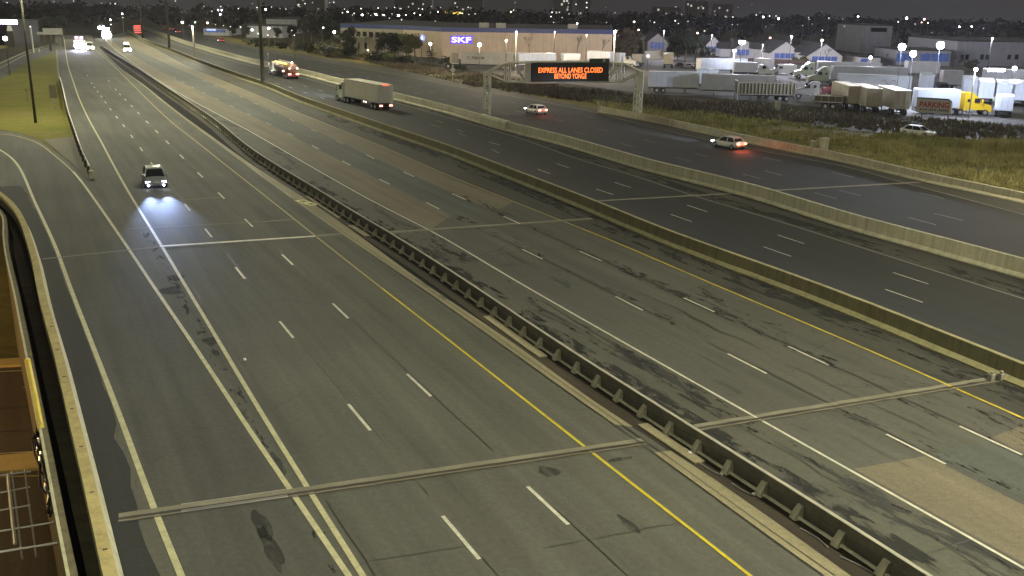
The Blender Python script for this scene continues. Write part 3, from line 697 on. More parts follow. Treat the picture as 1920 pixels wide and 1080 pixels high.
# seams of the wall panels
for o, pl, h, st_ in ((m1, LM1, 1.07, 12.0), (b2, LB2, 1.25, 12.0), (b3, LB3, .95, 9.0)):
    mb = MB(); P = resample(pl, 1.0); n = int(length(pl) / st_)
    for k_ in range(1, n):
        p, t = lerp_line(P, k_ * st_); nn = Vector((-t.y, t.x, 0))
        if p.y > 190: continue
        T = Matrix(((t.x, nn.x, 0, p.x), (t.y, nn.y, 0, p.y), (0, 0, 1, 0), (0, 0, 0, 1)))
        for (oa, za), (ob, zb) in (((-.006, 0), (-.006, .094)), ((-.006, .094), (.245, .306)), ((.244, .30), (.284, h - .02)), ((.30, h + .004), (.58, h + .004))):
            mb.face([T @ Vector((-.02, oa, za)), T @ Vector((.02, oa, za)), T @ Vector((.02, ob, zb)), T @ Vector((-.02, ob, zb))])
        mb.build('panel_joint', M['seal'], o); mb = MB()
# small cable boxes where the joint meets the median wall
for px, py in ((1858, 713), (1876, 712)):
    p = G(px, py); mb = MB(); mb.box(-.14, .14, -.12, .12, 0, .32, Matrix.Translation(p) @ Matrix.Rotation(PSI, 4, 'Z')); mb.bar(p + Vector((0, 0, .3)), p + Vector((0, 0, .45)), .09, 8)
    tag(mb.build('junction_box', M['steel'], bevel=.015), 'small grey junction box at the foot of the median wall, ' + ('left one of the pair' if px == 1858 else 'right one of the pair'), 'junction box', 'junction boxes at the joint')
# concrete strip, dark gutter and rusty strip left of the guardrail
cb = MB()
def ribbon(mb, A, B, z, m, n=200, h=0.0):
    A = resample(A, length(A) / n); B = resample(B, length(B) / n); k_ = min(len(A), len(B))
    for i in range(k_ - 1): mb.face([(A[i].x, A[i].y, z), (B[i].x, B[i].y, z), (B[i + 1].x, B[i + 1].y, z), (A[i + 1].x, A[i + 1].y, z)], m)
yj = yw(1210, 834)
A1 = sub(LE1, yj + .6, 400); A2 = sub(LE2, yj + .6, G(225, 135).y - 2)
ribbon(cb, A1, A2, .03, M['curb']); ribbon(cb, sub(LE1, 0, yj - .1), sub(LE2, 0, yj - .1), .03, M['curb'])
tag(cb.build('concrete_curb_strip'), kind='structure')
mb = MB(); seamP = offs(sub(LE1, 24, 120), .28); strip(mb, seamP, .05, .036); strip(mb, offs(sub(LE1, 24, 120), -.03), .04, .036); tag(mb.build('curb_strip_seams', M['seal']), kind='structure')
RB = [Vector((p.x, p.y, 0)) for p in LRAIL]
gt = polygon('median_gutter', sub(LE2, 0, 520) + rev(offs(RB, 0.2)), M['dark'], -0.012)  # dark asphalt, with the guardrail's shadow also put into the colour
rs = MB(); strip(rs, offs(resample(sub(RB, 22, 300), 2), -0.72), .95, .004); tag(rs.build('rusty_median_strip', M['dirt']), kind='structure')
sl = MB()
def slab(pa, pb, off, w):
    s0, s1 = sorted((nearest_s(RB, G(*pa)), nearest_s(RB, G(*pb)))); prism_along(sl, subline(RB, s0, s1, 8), [(off - w / 2, -.02), (off - w / 2, .07), (off + w / 2, .07), (off + w / 2, -.02)])
slab((1228, 792), (1340, 862), -.72, .5); slab((945, 590), (1050, 665), -.72, .5); slab((672, 422), (702, 442), -.8, .5); slab((590, 368), (655, 408), -.8, .3)
tag(sl.build('median_concrete_slab', M['curb']), kind='structure')
# debris, cable pieces in the gutter
for i, (a, b, c_) in enumerate((((1310, 868), (1335, 885), (1352, 892)), ((1372, 908), (1390, 920), (1412, 930)), ((1500, 992), (1530, 1008), (1552, 1028)), ((1575, 1045), (1610, 1060), (1640, 1078)))):
    mb = MB(); P = curve([a, b, c_], step=.15)
    for j in range(len(P) - 1): mb.bar(P[j] + Vector((0, 0, .03)), P[j + 1] + Vector((0, 0, .03)), .025, 5, cap=False)
    if i < 2: mb.ball(P[-1] + Vector((0, 0, .06)), .08, seg=6, rings=4)
    tag(mb.build('cable_scrap', M['alu']), ['grey bent scrap nearest the joint in the dark gutter', 'grey bent scrap with a pale knob in the dark gutter', 'long thin scrap in the gutter beside the cracked strip', 'thin scrap in the gutter at the bottom edge'][i], 'scrap', 'scraps in the median gutter')
mb = MB(); mb.ball(G(1293, 850, .05), .09, seg=6, rings=4); tag(mb.build('pebble', M['wht']), 'small pale pebble in the dark gutter beside the pale slab', 'pebble')
# pale frame lying by the strip
p = G(575, 381); T = Matrix.Translation(p) @ Matrix.Rotation(PSI + .28, 4, 'Z'); mb = MB()
for b_ in ((-.42, .42, -1.3, -1.12), (-.42, .42, 1.12, 1.3), (-.42, -.27, -1.3, 1.3), (.27, .42, -1.3, 1.3), (-.3, .3, -.25, .05)): mb.box(*b_, .036, .062, T)
tag(mb.build('drain_frame', plain('frame pale yellow', (0.75, 0.75, 0.30), .5), None), 'bright pale yellow drain frame set flat by the curb strip', 'drain')
M['joint2'] = plain('rub rail pale lit', (.78, .75, .58), .7, 0, .2, 2.0)  # light caught by the lower rail put into its pale colour
# guardrail: beam, posts with gussets, lower channel
gr = thing('median_guardrail', 'long steel guardrail on closely spaced posts between the two eastbound roads', 'guardrail', G(1235, 775))
Gi = local(gr).inverted()
RT = resample(ext(LRAIL, 0, 0), 3.0)
RZ = [Vector((p.x, p.y, 0)) for p in RT]
def beam(pl, prof, name, m, parent):
    mb = MB(); prism_along(mb, pl, prof); return mb.build(name, m, parent, T=Gi)
nr = [p for p in RZ if p.y < 330]
beam(nr, [(-.05, .40), (.05, .44), (.05, .52), (-.03, .58), (-.03, .60), (.05, .66), (.05, .74), (-.06, .79), (-.08, .76), (-.08, .43)], 'rail_beam', M['steeld'], gr)
beam(nr, [(-.10, .79), (-.10, .81), (.055, .81), (.055, .79)], 'top_edge', M['edge'], gr)
beam(nr, [(-.33, .06), (-.33, .15), (-.25, .15), (-.25, .06)], 'rub_rail', M['joint2'], gr)
beam(nr, [(-.055, .02), (-.055, .40), (-.075, .40), (-.075, .02)], 'back_plate', M['steeld'], gr)
# post: upright flanges, tapered gusset foot
pm = MB(); pm.loft([[(-.17, -.46, 0), (.17, -.46, 0), (.17, -.10, 0), (-.17, -.10, 0)], [(-.15, -.42, .16), (.15, -.42, .16), (.15, -.10, .16), (-.15, -.10, .16)], [(-.13, -.17, .50), (.13, -.17, .50), (.13, -.10, .50), (-.13, -.10, .50)]])
s_anchor = nearest_s(RZ, G(1235, 775)); T_ = length(RZ)
slist = []
s = s_anchor
while s < T_ - 1: slist.append(s); s += 1.905
s = s_anchor - 1.905
while s > 0: slist.append(s); s -= 1.905
slist = [s for s in slist if lerp_line(RZ, s)[0].y < 330]
slist.sort(key=lambda s: lerp_line(RZ, s)[0].length)
first = None; rest = MB()
for i, s in enumerate(slist):
    p, t = lerp_line(RZ, s); nn = Vector((-t.y, t.x, 0)); 
    T = Matrix(((t.x, nn.x, 0, p.x), (t.y, nn.y, 0, p.y), (0, 0, 1, 0), (0, 0, 0, 1)))
    if i < 100:
        if first is None: first = pm.build('post', plain('post concrete dull', (.60, .58, .42), .8, 0, .35, 2.0), gr, bevel=.01); o = first
        else: o = first.copy(); C.objects.link(o)
        o.matrix_local = Gi @ T @ Matrix.Rotation(random.uniform(-.12, .12), 4, 'Z') @ Matrix.Rotation(random.uniform(-.05, .05), 4, 'Y')
    else:
        k_ = len(rest.v); rest.v += [Gi @ T @ v for v in pm.v]; rest.f += [tuple(k_ + j for j in f) for f in pm.f]; rest.mi += [0] * len(pm.f)
if rest.v: tag(rest.build('far_posts', M['steel'], gr), kind='stuff')

# ramp parapet, gap, bridge wall
P1 = resample([Vector((p.x, p.y, 0)) for p in LP1], 1.5)
mb = MB(); prism_along(mb, P1, [(0, -.9), (0, .12), (-.10, .30), (-.24, .86), (-.60, .86), (-.60, -.9)])
par = mb.build('bridge_parapet', M['parapet']); tag(par, 'yellowish concrete parapet curving along the outside of the ramp', 'parapet')
mb = MB(); prism_along(mb, P1, [(-.24, .86), (-.24, .90), (-.62, .90), (-.62, .86)]); cop = mb.build('coping', M['pcoping'], par)
mb = MB()
for px, py in ((98, 612), (112, 657), (122, 710), (139, 772), (156, 846), (180, 934), (205, 1045)):
    s = nearest_s(P1, G(px + 14, py + 30)); p, t = lerp_line(P1, s); nn = Vector((-t.y, t.x, 0)); T = Matrix(((t.x, nn.x, 0, p.x), (t.y, nn.y, 0, p.y), (0, 0, 1, 0), (0, 0, 0, 1)))
    mb = MB(); mb.box(-.03, .03, -.48, -.34, .895, .915, T); mb.build('coping_slot', M['seal'], par)
W2 = resample([Vector((p.x, p.y, 0)) for p in LW2], 1.5)
mb = MB(); prism_along(mb, W2, [(.16, -.9), (.16, .50), (-.14, .50), (-.14, -6.05), (.05, -6.05), (.05, -.9)])
wal = mb.build('bridge_wall', M['wall1']); M['w2'] = concrete('bridge wall olive', (.15, .13, .075), .3); wal.data.materials[0] = M['w2']
mb = MB(); prism_along(mb, W2, [(-.05, .50), (-.05, .54), (-.15, .54), (-.15, .50)]); mb.build('edge_strip', M['parapet'], wal)
tag(wal, 'narrow olive brown bridge wall above the orange lit underpass', 'wall')
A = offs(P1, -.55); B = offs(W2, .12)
gp = MB(); ribbon(gp, A, B, -.55, None, 120); tag(gp.build('bridge_gap_floor', M['dark']), kind='structure')  # deep shade between the walls painted as a black floor
LPY = curve([(52, 676), (58, 705), (66, 745), (78, 806)], .42, step=.5); mb = MB()
for j in range(len(LPY) - 1): mb.bar(LPY[j], LPY[j + 1], .15, 8, cap=j in (0, len(LPY) - 2))
tag(mb.build('yellow_pipe', M['pipey'], smooth=True), 'bright yellow pipe running along the top of the bridge wall', 'pipe')
# abutment edge of the deck is the wall; cable bundle hanging on it
random.seed(2); mb = MB(); path = [(70, 808), (72, 830), (76, 855), (82, 880), (86, 905), (92, 930), (96, 955)]
P = [G(a, b, -.2) for a, b in path]
for q in range(6):
    prev = None
    for i, p in enumerate(P):
        c = p + Vector((random.uniform(-.2, .2), random.uniform(-.2, .2), random.uniform(-.25, .25)))
        if prev is not None: mb.bar(prev, c, .045, 5, cap=False)
        prev = c
cbn = mb.build('cable_bundle', M['black']); tag(cbn, 'tangled dark cable bundle hanging on the outside of the bridge wall', 'cables')
for i in (1, 2, 4, 5): mb = MB(); mb.bar(P[i] + Vector((.05, 0, .2)), P[i] + Vector((.1, -.35, -.2)), .06, 6); mb.build('bracket', M['alu'], cbn)
# steel lattice frame beside the wall
zf = -1.2; fr = MB()
for a, b, w in (((22, 884), (42, 1048), .05), ((46, 881), (68, 1044), .05), ((-40, 932), (56, 913), .05), ((-40, 964), (58, 947), .05), ((-60, 1006), (98, 980), .06), ((-60, 1045), (108, 1018), .07), ((-40, 897), (58, 884), .05), ((14, 890), (28, 1020), .09)):
    fr.sq(G(*a, zf), G(*b, zf), w)
for a in ((98, 980), (108, 1018)): fr.sq(G(*a, zf), G(a[0] + 6, a[1] + 2, zf) + Vector((.3, 0, .3)), .08)
tag(fr.build('steel_lattice_frame', M['steel']), 'open steel lattice frame fixed to the bridge wall over the underpass', 'frame')
# underpass lamp (out of the picture at the left)
def street_lamp(loc, h, arm, rz, label, energy, col, glowm, name='street_lamp', rad=.25, group=None, polem='pole'):
    t = thing(name, label, 'street lamp', loc, rz, group)
    mb = MB(); mb.bar((0, 0, 0), (0, 0, h), .14, 8, .08); mb.bar((0, 0, h - .1), (arm, 0, h + .5), .06, 6); mb.build('pole', M[polem], t)
    mb = MB(); mb.box(arm - .1, arm + .7, -.18, .18, h + .42, h + .58); mb.build('lamp_head', M['steel'], t, bevel=.03)
    mb = MB(); mb.box(arm, arm + .6, -.15, .15, h + .37, h + .42); mb.build('lamp_glass', M[glowm], t)
    if energy:
        ld = bpy.data.lights.new('lamp_light', 'POINT'); ld.energy = energy; ld.color = col; ld.shadow_soft_size = rad
        lo = bpy.data.objects.new('lamp_light', ld); C.objects.link(lo); lo.parent = t; lo.location = (arm + .3, 0, h + .1)
    return t
street_lamp((-44, 42, -6), 5.2, 1.5, 0, 'sodium street lamp beside the underpass road', 8500, (1, .62, .22), 'lampo')
street_lamp((-50, 58, -6), 5.2, 1.5, 0, 'sodium street lamp at the foot of the grass embankment', 2200, (1, .72, .30), 'lampo')

P_ = G(2010, 392); street_lamp((P_.x, P_.y, 0), 11, 2, math.pi * .8, 'street lamp beside the right side wall, beyond the right edge', 5200, (1, .86, .60), 'lampw')
# ------------------------------------------------------------------ high masts standing on the median wall
WARM = (1.0, .96, .67)
def high_mast(P, h, label, energy, r0=.42, col=WARM, z0=0.9, glowm='lampw'):
    t = thing('high_mast', label, 'lamp mast', (P.x, P.y, 0), 0, 'lamp masts along the median')
    mb = MB(); mb.bar((0, 0, z0), (0, 0, h), r0, 12, r0 * .45); mb.build('pole', M['pole'], t, smooth=True)
    mb = MB(); n = 12
    for i in range(n):
        a, b = 2 * math.pi * i / n, 2 * math.pi * (i + 1) / n
        mb.bar((1.3 * math.cos(a), 1.3 * math.sin(a), h), (1.3 * math.cos(b), 1.3 * math.sin(b), h), .07, 5, cap=False)
    for i in range(4): a = math.pi * i / 2; mb.bar((0, 0, h), (1.3 * math.cos(a), 1.3 * math.sin(a), h), .05, 5)
    mb.build('lamp_ring', M['steel'], t)
    for i in range(8):
        a = 2 * math.pi * i / 8; mb = MB(); T = Matrix.Rotation(a, 4, 'Z') @ Matrix.Translation((1.5, 0, h - .15)); mb.box(-.3, .3, -.25, .25, -.08, .08, T); mb.box(-.25, .25, -.2, .2, -.1, -.08, T)
        mb.build('floodlight', M[glowm], t)
    ld = bpy.data.lights.new('mast_light', 'POINT'); ld.energy = energy; ld.color = col; ld.shadow_soft_size = 1.2
    lo = bpy.data.objects.new('mast_light', ld); C.objects.link(lo); lo.parent = t; lo.location = (0, 0, h - .6)
    return t
MA = offs(LM1, .44)
def on_wall(px, py): s = nearest_s(MA, G(px, py)); return lerp_line(MA, s)[0]
high_mast(on_wall(500, 162), 34, 'tall dark lamp mast on the median wall, nearest of the row', 100000)
high_mast(on_wall(316, 96), 34, 'tall dark lamp mast on the median wall, second of the row', 100000)
high_mast(on_wall(262, 77), 34, 'tall dark lamp mast on the median wall, farthest of the row', 100000, r0=.35)
high_mast(lerp_line(MA, length(MA) - 2)[0] + RD * -14, 34, 'tall lamp mast on the median wall beyond the right edge', 100000)
high_mast(Vector((-13.5, 9, 0)), 26, 'added fill lamp mast beside the ramp close to the camera, unseen above the picture', 13000, r0=.22, z0=-.5)  # unseen mast, added to light the sides facing the camera
LEFT_MAST = G(67, 230)
high_mast(Vector((LEFT_MAST.x, LEFT_MAST.y, 0)), 22, 'slim dark lamp mast standing on the lawn at the left', 24000, r0=.2, z0=0)

# ------------------------------------------------------------------ vehicles
def heading(a, b): d = b - a; return math.atan2(d.y, d.x)
def wheel(parent, x, y, r, w=.22, rimm='rim', name='wheel'):
    mb = MB(); mb.disc((x, y, r), (0, 1, 0), r, w, 16); o = mb.build(name, M['black'], parent)
    mb = MB(); s_ = 1 if y > 0 else -1; mb.disc((x, y + s_ * w * .5, r), (0, 1, 0), r * .6, .04, 12); mb.build('rim', M[rimm], o); return o
def spot(parent, loc, energy, col, tilt=-4, size=70, yaw=0):
    ld = bpy.data.lights.new('beam', 'SPOT'); ld.energy = energy; ld.color = col; ld.spot_size = R(size); ld.spot_blend = .9; ld.shadow_soft_size = .08
    o = bpy.data.objects.new('beam', ld); C.objects.link(o); o.parent = parent; o.location = loc
    d = Vector((math.cos(R(tilt)) * math.cos(R(yaw)), math.cos(R(tilt)) * math.sin(R(yaw)), math.sin(R(tilt)))); o.rotation_euler = (-d).to_track_quat('Z', 'Y').to_euler()
def car(label, P, rz, m, L=4.6, W=1.82, H=1.45, beams=0, tail='tl', brake=False, head='hl', front_on=True, group=None, fog=False, suv=False, name='car', cat='car', beamcol=(.65, .75, 1.0)):
    t = thing(name, label, cat, P, rz, group); h = L / 2; w = W / 2; k = H / 1.45
    rt = .84 if suv else .78
    sta = [(-h, .62, .62, .78, .55), (-h + .12, .40, .95, .92, .7), (-h + .55, .28, .98 if not suv else 1.02, .97, .80), (-h + 1.0, .24, .93, 1, .84), (-.2, .22, .90, 1, .86), (h - 1.5, .22, .88, 1, .86), (h - .9, .24, .84, .98, .8), (h - .25, .30, .72, .9, .7), (h, .42, .58, .74, .5)]
    rings = []
    for x, zb, zt, wf, tf in sta:
        zt *= k; q = w * wf
        rings.append([(x, -q * .9, zb), (x, -q, zb + .14), (x, -q, (zb + zt) / 2), (x, -q * .94, zt - .05), (x, -q * tf * .9, zt), (x, 0, zt + .03), (x, q * tf * .9, zt), (x, q * .94, zt - .05), (x, q, (zb + zt) / 2), (x, q, zb + .14), (x, q * .9, zb), (x, 0, zb - .02)])
    MB().loft(rings).build('body', m, t, smooth=True)
    rx0, rx1 = (-h + (.25 if suv else .95), h - 1.95)
    base0, base1 = (-h + .1 if suv else -h + .45), h - 1.15
    zb, zt = .88 * k, H; wr = w * .72; wb = w * .92
    roof = MB(); rr = []
    for x, z, q in ((rx0 - .05, zt - .05, wr * .92), (rx0 + .25, zt, wr), ((rx0 + rx1) / 2, zt + .02, wr), (rx1 - .2, zt, wr), (rx1 + .06, zt - .06, wr * .95)):
        rr.append([(x, -q, z - .05), (x, -q * .9, z), (x, 0, z + .03), (x, q * .9, z), (x, q, z - .05), (x, 0, z - .07)])
    roof.loft(rr)
    for sx in (-1, 1):      # pillars
        roof.sq((rx1, sx * wr * .96, zt - .06), (base1, sx * wb * .95, zb - .02), .07); roof.sq((rx0, sx * wr * .96, zt - .06), (base0, sx * wb * .95, zb), .11)
        roof.sq(((rx0 + rx1) / 2, sx * wr * .99, zt - .06), ((rx0 + rx1) / 2, sx * wb * .98, zb), .06)
    roof.build('roof', m, t, smooth=False)
    gl = MB(); gl.loft([[(base0, -wb * .92, zb - .04), (base0, wb * .92, zb - .04), (rx0, wr * .93, zt - .05), (rx0, -wr * .93, zt - .05)], [(base1 + .02, -wb * .92, zb - .05), (base1 + .02, wb * .92, zb - .05), (rx1, wr * .93, zt - .05), (rx1, -wr * .93, zt - .05)]])
    gl.build('glass', M['glass'], t)
    for x in (-h + .85, h - .88):
        for sy in (-1, 1): wheel(t, x, sy * (w - .10), .33)
    for sy in (-1, 1):
        mb = MB(); mb.box(h - .22, h - .06, sy * w * .70 - .19, sy * w * .70 + .19, .58, .72); mb.build('headlight', M[head] if front_on else M['alu'], t, bevel=.03)
        if fog: mb = MB(); mb.ball((h - .06, sy * w * .66, .36), .09); mb.build('fog_light', M[head], t)
        mb = MB(); mb.box(-h + .02, -h + .12, sy * w * .66 - .2, sy * w * .66 + .2, .70 * k, .86 * k); mb.build('tail_light', M[tail] if front_on else M['bodyred'], t)
        mb = MB(); mb.box(h - 1.55, h - 1.40, sy * (w + .08) - .09, sy * (w + .08) + .09, .90 * k, 1.02 * k); mb.build('mirror', m, t, bevel=.03)
        if beams: spot(t, (h + .02, sy * w * .7, .65), beams, beamcol, .5, 23)
    if brake:
        for sy in (-1, 1):
            ld = bpy.data.lights.new('brake_glow', 'POINT'); ld.energy = brake; ld.color = (1, .13, .05); ld.shadow_soft_size = .1
            lo = bpy.data.objects.new('brake_glow', ld); C.objects.link(lo); lo.parent = t; lo.location = (-h - .25, sy * w * .6, .75)
    mb = MB(); mb.box(h - .10, h - .01, -.38, .38, .40, .56); mb.build('grille', M['bodyblk'], t, bevel=.02)
    mb = MB(); mb.box(-h - .01, -h + .03, -.24, .24, .58, .70); mb.build('licence_plate', M['signw'], t)
    return t
def trailer_parts(t, x0, x1, W=2.55, z0=1.15, z1=4.1, m='wht', ribs=True, wheels=2, doors=True, lights=False, side_mark=False, reefer=False, legs=True, curtain=False):
    w = W / 2; mb = MB(); mb.box(x0, x1, -w, w, z0, z1); b = mb.build('cargo_box', M[m] if isinstance(m, str) else m, t, bevel=.04)
    if ribs:
        mb = MB(); n = max(4, int((x1 - x0) / 1.2))
        for i in range(n + 1):
            x = x0 + .06 + (x1 - x0 - .12) * i / n
            for sy in (-1, 1): mb.box(x - .025, x + .025, sy * w - .012, sy * w + .012, z0 + .15, z1 - .12)
        for sy in (-1, 1): mb.box(x0, x1, sy * w - .02, sy * w + .02, z0, z0 + .14); mb.box(x0, x1, sy * w - .02, sy * w + .02, z1 - .1, z1 + .01)
        mb.build('side_ribs', M['alu'] if not isinstance(m, str) or m not in ('tan', 'grey') else M[m], b)
    if doors:
        for sy in (-1, 1):
            mb = MB(); mb.box(x0 - .03, x0, min(sy * .03, sy * (w - .08)), max(sy * .03, sy * (w - .08)), z0 + .1, z1 - .12); d = mb.build('rear_door', M[m] if isinstance(m, str) else m, t)
            mb = MB(); mb.bar((x0 - .05, sy * .45, z0 + .12), (x0 - .05, sy * .45, z1 - .14), .025, 5); mb.build('lock_rod', M['alu'], d)
    mb = MB(); mb.box(x0 + .2, x1 - .2, -.5, .5, z0 - .28, z0 - .003); mb.box(x0 + .05, x0 + .15, -1.1, 1.1, .5, .62)
    for sy in (-1, 1): mb.box(x0 + .05, x0 + .14, sy * .6 - .05, sy * .6 + .05, .5, z0 - .003)
    mb.build('frame', M['bodyblk'], t)
    for i in range(wheels):
        for sy in (-1, 1): wheel(t, x0 + 1.5 + i * 1.25, sy * (w - .28), .5, .5)
    if legs:
        for sy in (-1, 1): mb = MB(); mb.box(x1 - 2.6, x1 - 2.45, sy * .85 - .07, sy * .85 + .07, .02, z0); mb.box(x1 - 2.7, x1 - 2.35, sy * .85 - .12, sy * .85 + .12, 0, .05); mb.build('landing_leg', M['steeld'], t)
    if reefer: mb = MB(); mb.box(x1, x1 + .45, -.9, .9, z0 + 1.2, z1 - .1); mb.build('cooling_unit', M['wht'], t, bevel=.06)
    if lights:
        for sy in (-1, 1): mb = MB(); mb.box(x0 - .05, x0 + .02, sy * (w - .42) - .26, sy * (w - .42) + .26, .62, .86); mb.build('tail_light', M['tlp'], t)
        mb = MB(); mb.box(x0 - .05, x0 + .02, -.5, .5, z1 - .14, z1 + .02); mb.build('top_marker_light', M['tl'], t)
        for i, x in enumerate((x0 + (x1 - x0) * .42, x0 + (x1 - x0) * .36)):
            for sy in (-1, 1): mb = MB(); mb.box(x - .09, x + .09, sy * w - .04, sy * w + .04, z0 - .28, z0 - .12); mb.build('side_marker_light', M['lampo'], t)
def cab_parts(t, x0, m, sleeper=True, W=2.45, H=3.9, lights=False, col='wht', nose=1.7, beam=0):
    """tractor cab: back wall at x0, nose forward"""
    w = W / 2; cl = 2.9 if sleeper else 1.9; x1 = x0 + cl; hz = 2.05
    side = [(x0, .75), (x0, H), (x0 + cl * .45, H), (x0 + cl * .72, H - .55), (x1 - .35, H - 1.0 if sleeper else H - .6), (x1, hz + .05), (x1 + nose * .9, hz - .35), (x1 + nose, hz - .6), (x1 + nose + .05, .55), (x1 + .6, .55), (x1 + .3, .95), (x0 + 1.2, .75)]
    mb = MB(); mb.loft([[(x, -w * (.92 if z > 2.9 else (1 if x < x1 else .86)), z) for x, z in side], [(x, w * (.92 if z > 2.9 else (1 if x < x1 else .86)), z) for x, z in side]])
    mb.build('cab', m, t, bevel=.07)
    mb = MB(); a = Vector((x1 - .33, 0, H - 1.02 if sleeper else H - .62)); b = Vector((x1 - .01, 0, hz + .12)); n = Vector((.05, 0, .02))
    mb.face([a + n + Vector((0, -w * .8, 0)), b + n + Vector((0, -w * .88, 0)), b + n + Vector((0, w * .88, 0)), a + n + Vector((0, w * .8, 0))]); mb.face([a - n + Vector((0, -w * .8, 0)), b - n + Vector((0, -w * .88, 0)), b - n + Vector((0, w * .88, 0)), a - n + Vector((0, w * .8, 0))])
    mb.build('windscreen', M['glass'], t)
    for sy in (-1, 1):
        y = sy * (w + .012); yy = (min(y, y - sy * .03), max(y, y - sy * .03))
        mb = MB(); mb.box(x1 - 1.25, x1 - .35, *yy, hz + .05, hz + .75); mb.build('side_window', M['glass'], t)
        if sleeper: mb = MB(); mb.box(x0 + .5, x0 + .95, *yy, hz + .15, hz + .6); mb.build('sleeper_window', M['glass'], t)
        wheel(t, x1 + nose * .42, sy * (w - .22), .5, .3)
        for i in range(2): wheel(t, x0 - .4 - i * 1.3, sy * (w - .28), .5, .5)
        mb = MB(); mb.bar((x0 + .5, sy * (w - .18), .72), (x0 + 1.7, sy * (w - .18), .72), .3, 12); mb.build('fuel_tank', M['alu'], t)
        mb = MB(); mb.box(x1 + nose - .02, x1 + nose + .08, sy * w * .66 - .17, sy * w * .66 + .17, .95, 1.2); mb.build('headlight', M['hlw'] if lights else M['alu'], t)
        mb = MB(); mb.box(x1 - .12, x1 + .02, sy * (w + .3) - .13, sy * (w + .3) + .13, hz + .05, hz + .65); mb.sq((x1 - .1, sy * w, hz + .5), (x1 - .05, sy * (w + .3), hz + .5), .04); mb.build('mirror', m, t)
        if beam: spot(t, (x1 + nose + .15, sy * w * .66, 1.05), beam, (.7, .78, 1), -2, 24)
    mb = MB(); mb.box(x1 + nose - .02, x1 + nose + .07, -.62, .62, .8, 1.62); mb.build('grille', M['alu'], t, bevel=.02)
    mb = MB(); mb.box(x1 + nose - .15, x1 + nose + .16, -w * .95, w * .95, .35, .62); mb.build('bumper', M['alu'], t, bevel=.04)
    mb = MB(); mb.box(x0 - 2.3, x0 + 2, -.45, .45, .6, .9); mb.build('chassis', M['bodyblk'], t)
    return x1 + nose
def semi(label, rear, front, m='wht', capm=None, L=16, lights=False, H=4.1, cab=True, sleeper=True, group=None, name='semi_truck', cat='truck', beam=0, cabH=3.9, **kw):
    """rear, front: ground points of the rear and the front of the cargo box on its centre line"""
    rz = heading(rear, front); Lb = (front - rear).length if L is None else L
    t = thing(name, label, cat, (rear.x, rear.y, kw.pop('z', 0)), rz, group)
    trailer_parts(t, 0, Lb, z1=H, m=m, lights=lights, legs=not cab, **kw)
    if cab: cab_parts(t, Lb + .75, M[capm or 'bodywht'], sleeper, lights=lights, beam=beam, H=cabH)
    return t

rd_back = math.atan2(-RD.y, -RD.x); rd_fwd = math.atan2(RD.y, RD.x)
def on_line(px, py, z=0): return G(px, py, z)
# silver car coming toward the camera
P = (G(276, 356) + G(317, 352)) / 2 + RD * 2.2
d = G(350, 389) - G(286, 309)
car('silver car with bright bluish headlights coming along the left road', P, math.atan2(d.y, d.x) - .06, M['bodysil'], L=4.9, W=2.0, H=1.66, beams=13000, fog=True, beamcol=(.42, .56, 1.0))
# far oncoming vehicles
def dir_at(pl, P, back=False):
    s = nearest_s(pl, P); a, t = lerp_line(pl, s); return math.atan2(t.y, t.x) + (math.pi if back else 0)
def truck_far(label, px, py, pl, m='wht', L=7.5, lights=True, name='box_truck', glowy=True, z=0, back=False, H=3.6):
    P = G(px, py); rz = dir_at(pl, P, back)
    t = thing(name, label, 'truck', (P.x, P.y, 0), rz)
    trailer_parts(t, -L, 0, m=m, z1=H, ribs=False, lights=False, wheels=1, legs=False)
    xf = cab_parts(t, .2, M['bodywht'], False, H=2.9, lights=False, nose=1.0)
    return t, xf
t, xf = truck_far('oncoming box truck with blinding white headlights, farthest on the left road', 150, 92, LL3, H=3.7)
for sy in (-1, 1):
    mb = MB(); mb.ball((xf + .1, sy * .85, 1.2), .85, seg=10, rings=6); mb.build('headlight', M['lampc'], t)  # ball grown to the size of the headlight's glare
    spot(t, (xf + 1.0, sy * .85, 1.2), 9000, (.62, .62, 1.0), -4, 75)
    mb = MB(); mb.ball((xf - 1.6, sy * .8, 3.6), .38, seg=8, rings=5); mb.build('roof_light', glow('roof lamp pink' + str(sy), (1.0, .55, .85), 3), t)
def van(label, P, rz, m='bodywht', lights='hl', big=.3, group=None):
    t = thing('van', label, 'van', P, rz, group); w = .98
    side = [(-2.8, .35), (-2.85, 2.3), (-2.6, 2.5), (1.2, 2.5), (1.7, 2.3), (2.3, 1.55), (2.95, 1.25), (3.05, .45), (2.8, .35)]
    mb = MB(); mb.loft([[(x, -w * (.9 if z > 2 else 1), z) for x, z in side], [(x, w * (.9 if z > 2 else 1), z) for x, z in side]]); mb.build('body', M[m], t, bevel=.08)
    mb = MB(); 
    for e in (.03, -.03): mb.face([(1.75 + e, -w * .8, 2.22), (2.3 + e, -w * .88, 1.6), (2.3 + e, w * .88, 1.6), (1.75 + e, w * .8, 2.22)])
    mb.build('windscreen', M['glass'], t)
    for sy in (-1, 1):
        mb = MB(); mb.box(.7, 1.6, sy * w - .015, sy * w + .015, 1.45, 2.0); mb.build('side_window', M['glass'], t)
        for x in (-1.9, 2.0): wheel(t, x, sy * (w - .1), .36)
        mb = MB(); mb.ball((3.0, sy * .75, .85), big, seg=8, rings=5) if lights else mb.box(2.95, 3.05, sy * .75 - .15, sy * .75 + .15, .8, 1.0); mb.build('headlight', M[lights] if lights else M['alu'], t)
    return t
P = G(169, 94); van('oncoming van with warm lights close beside the blinding truck', P, dir_at(LL3, P), lights='hlw', big=.45)
P = G(238, 98); t = van('oncoming van with pinkish headlights alone on the express road', P, dir_at(LWH2, P), lights='hl', big=.38)
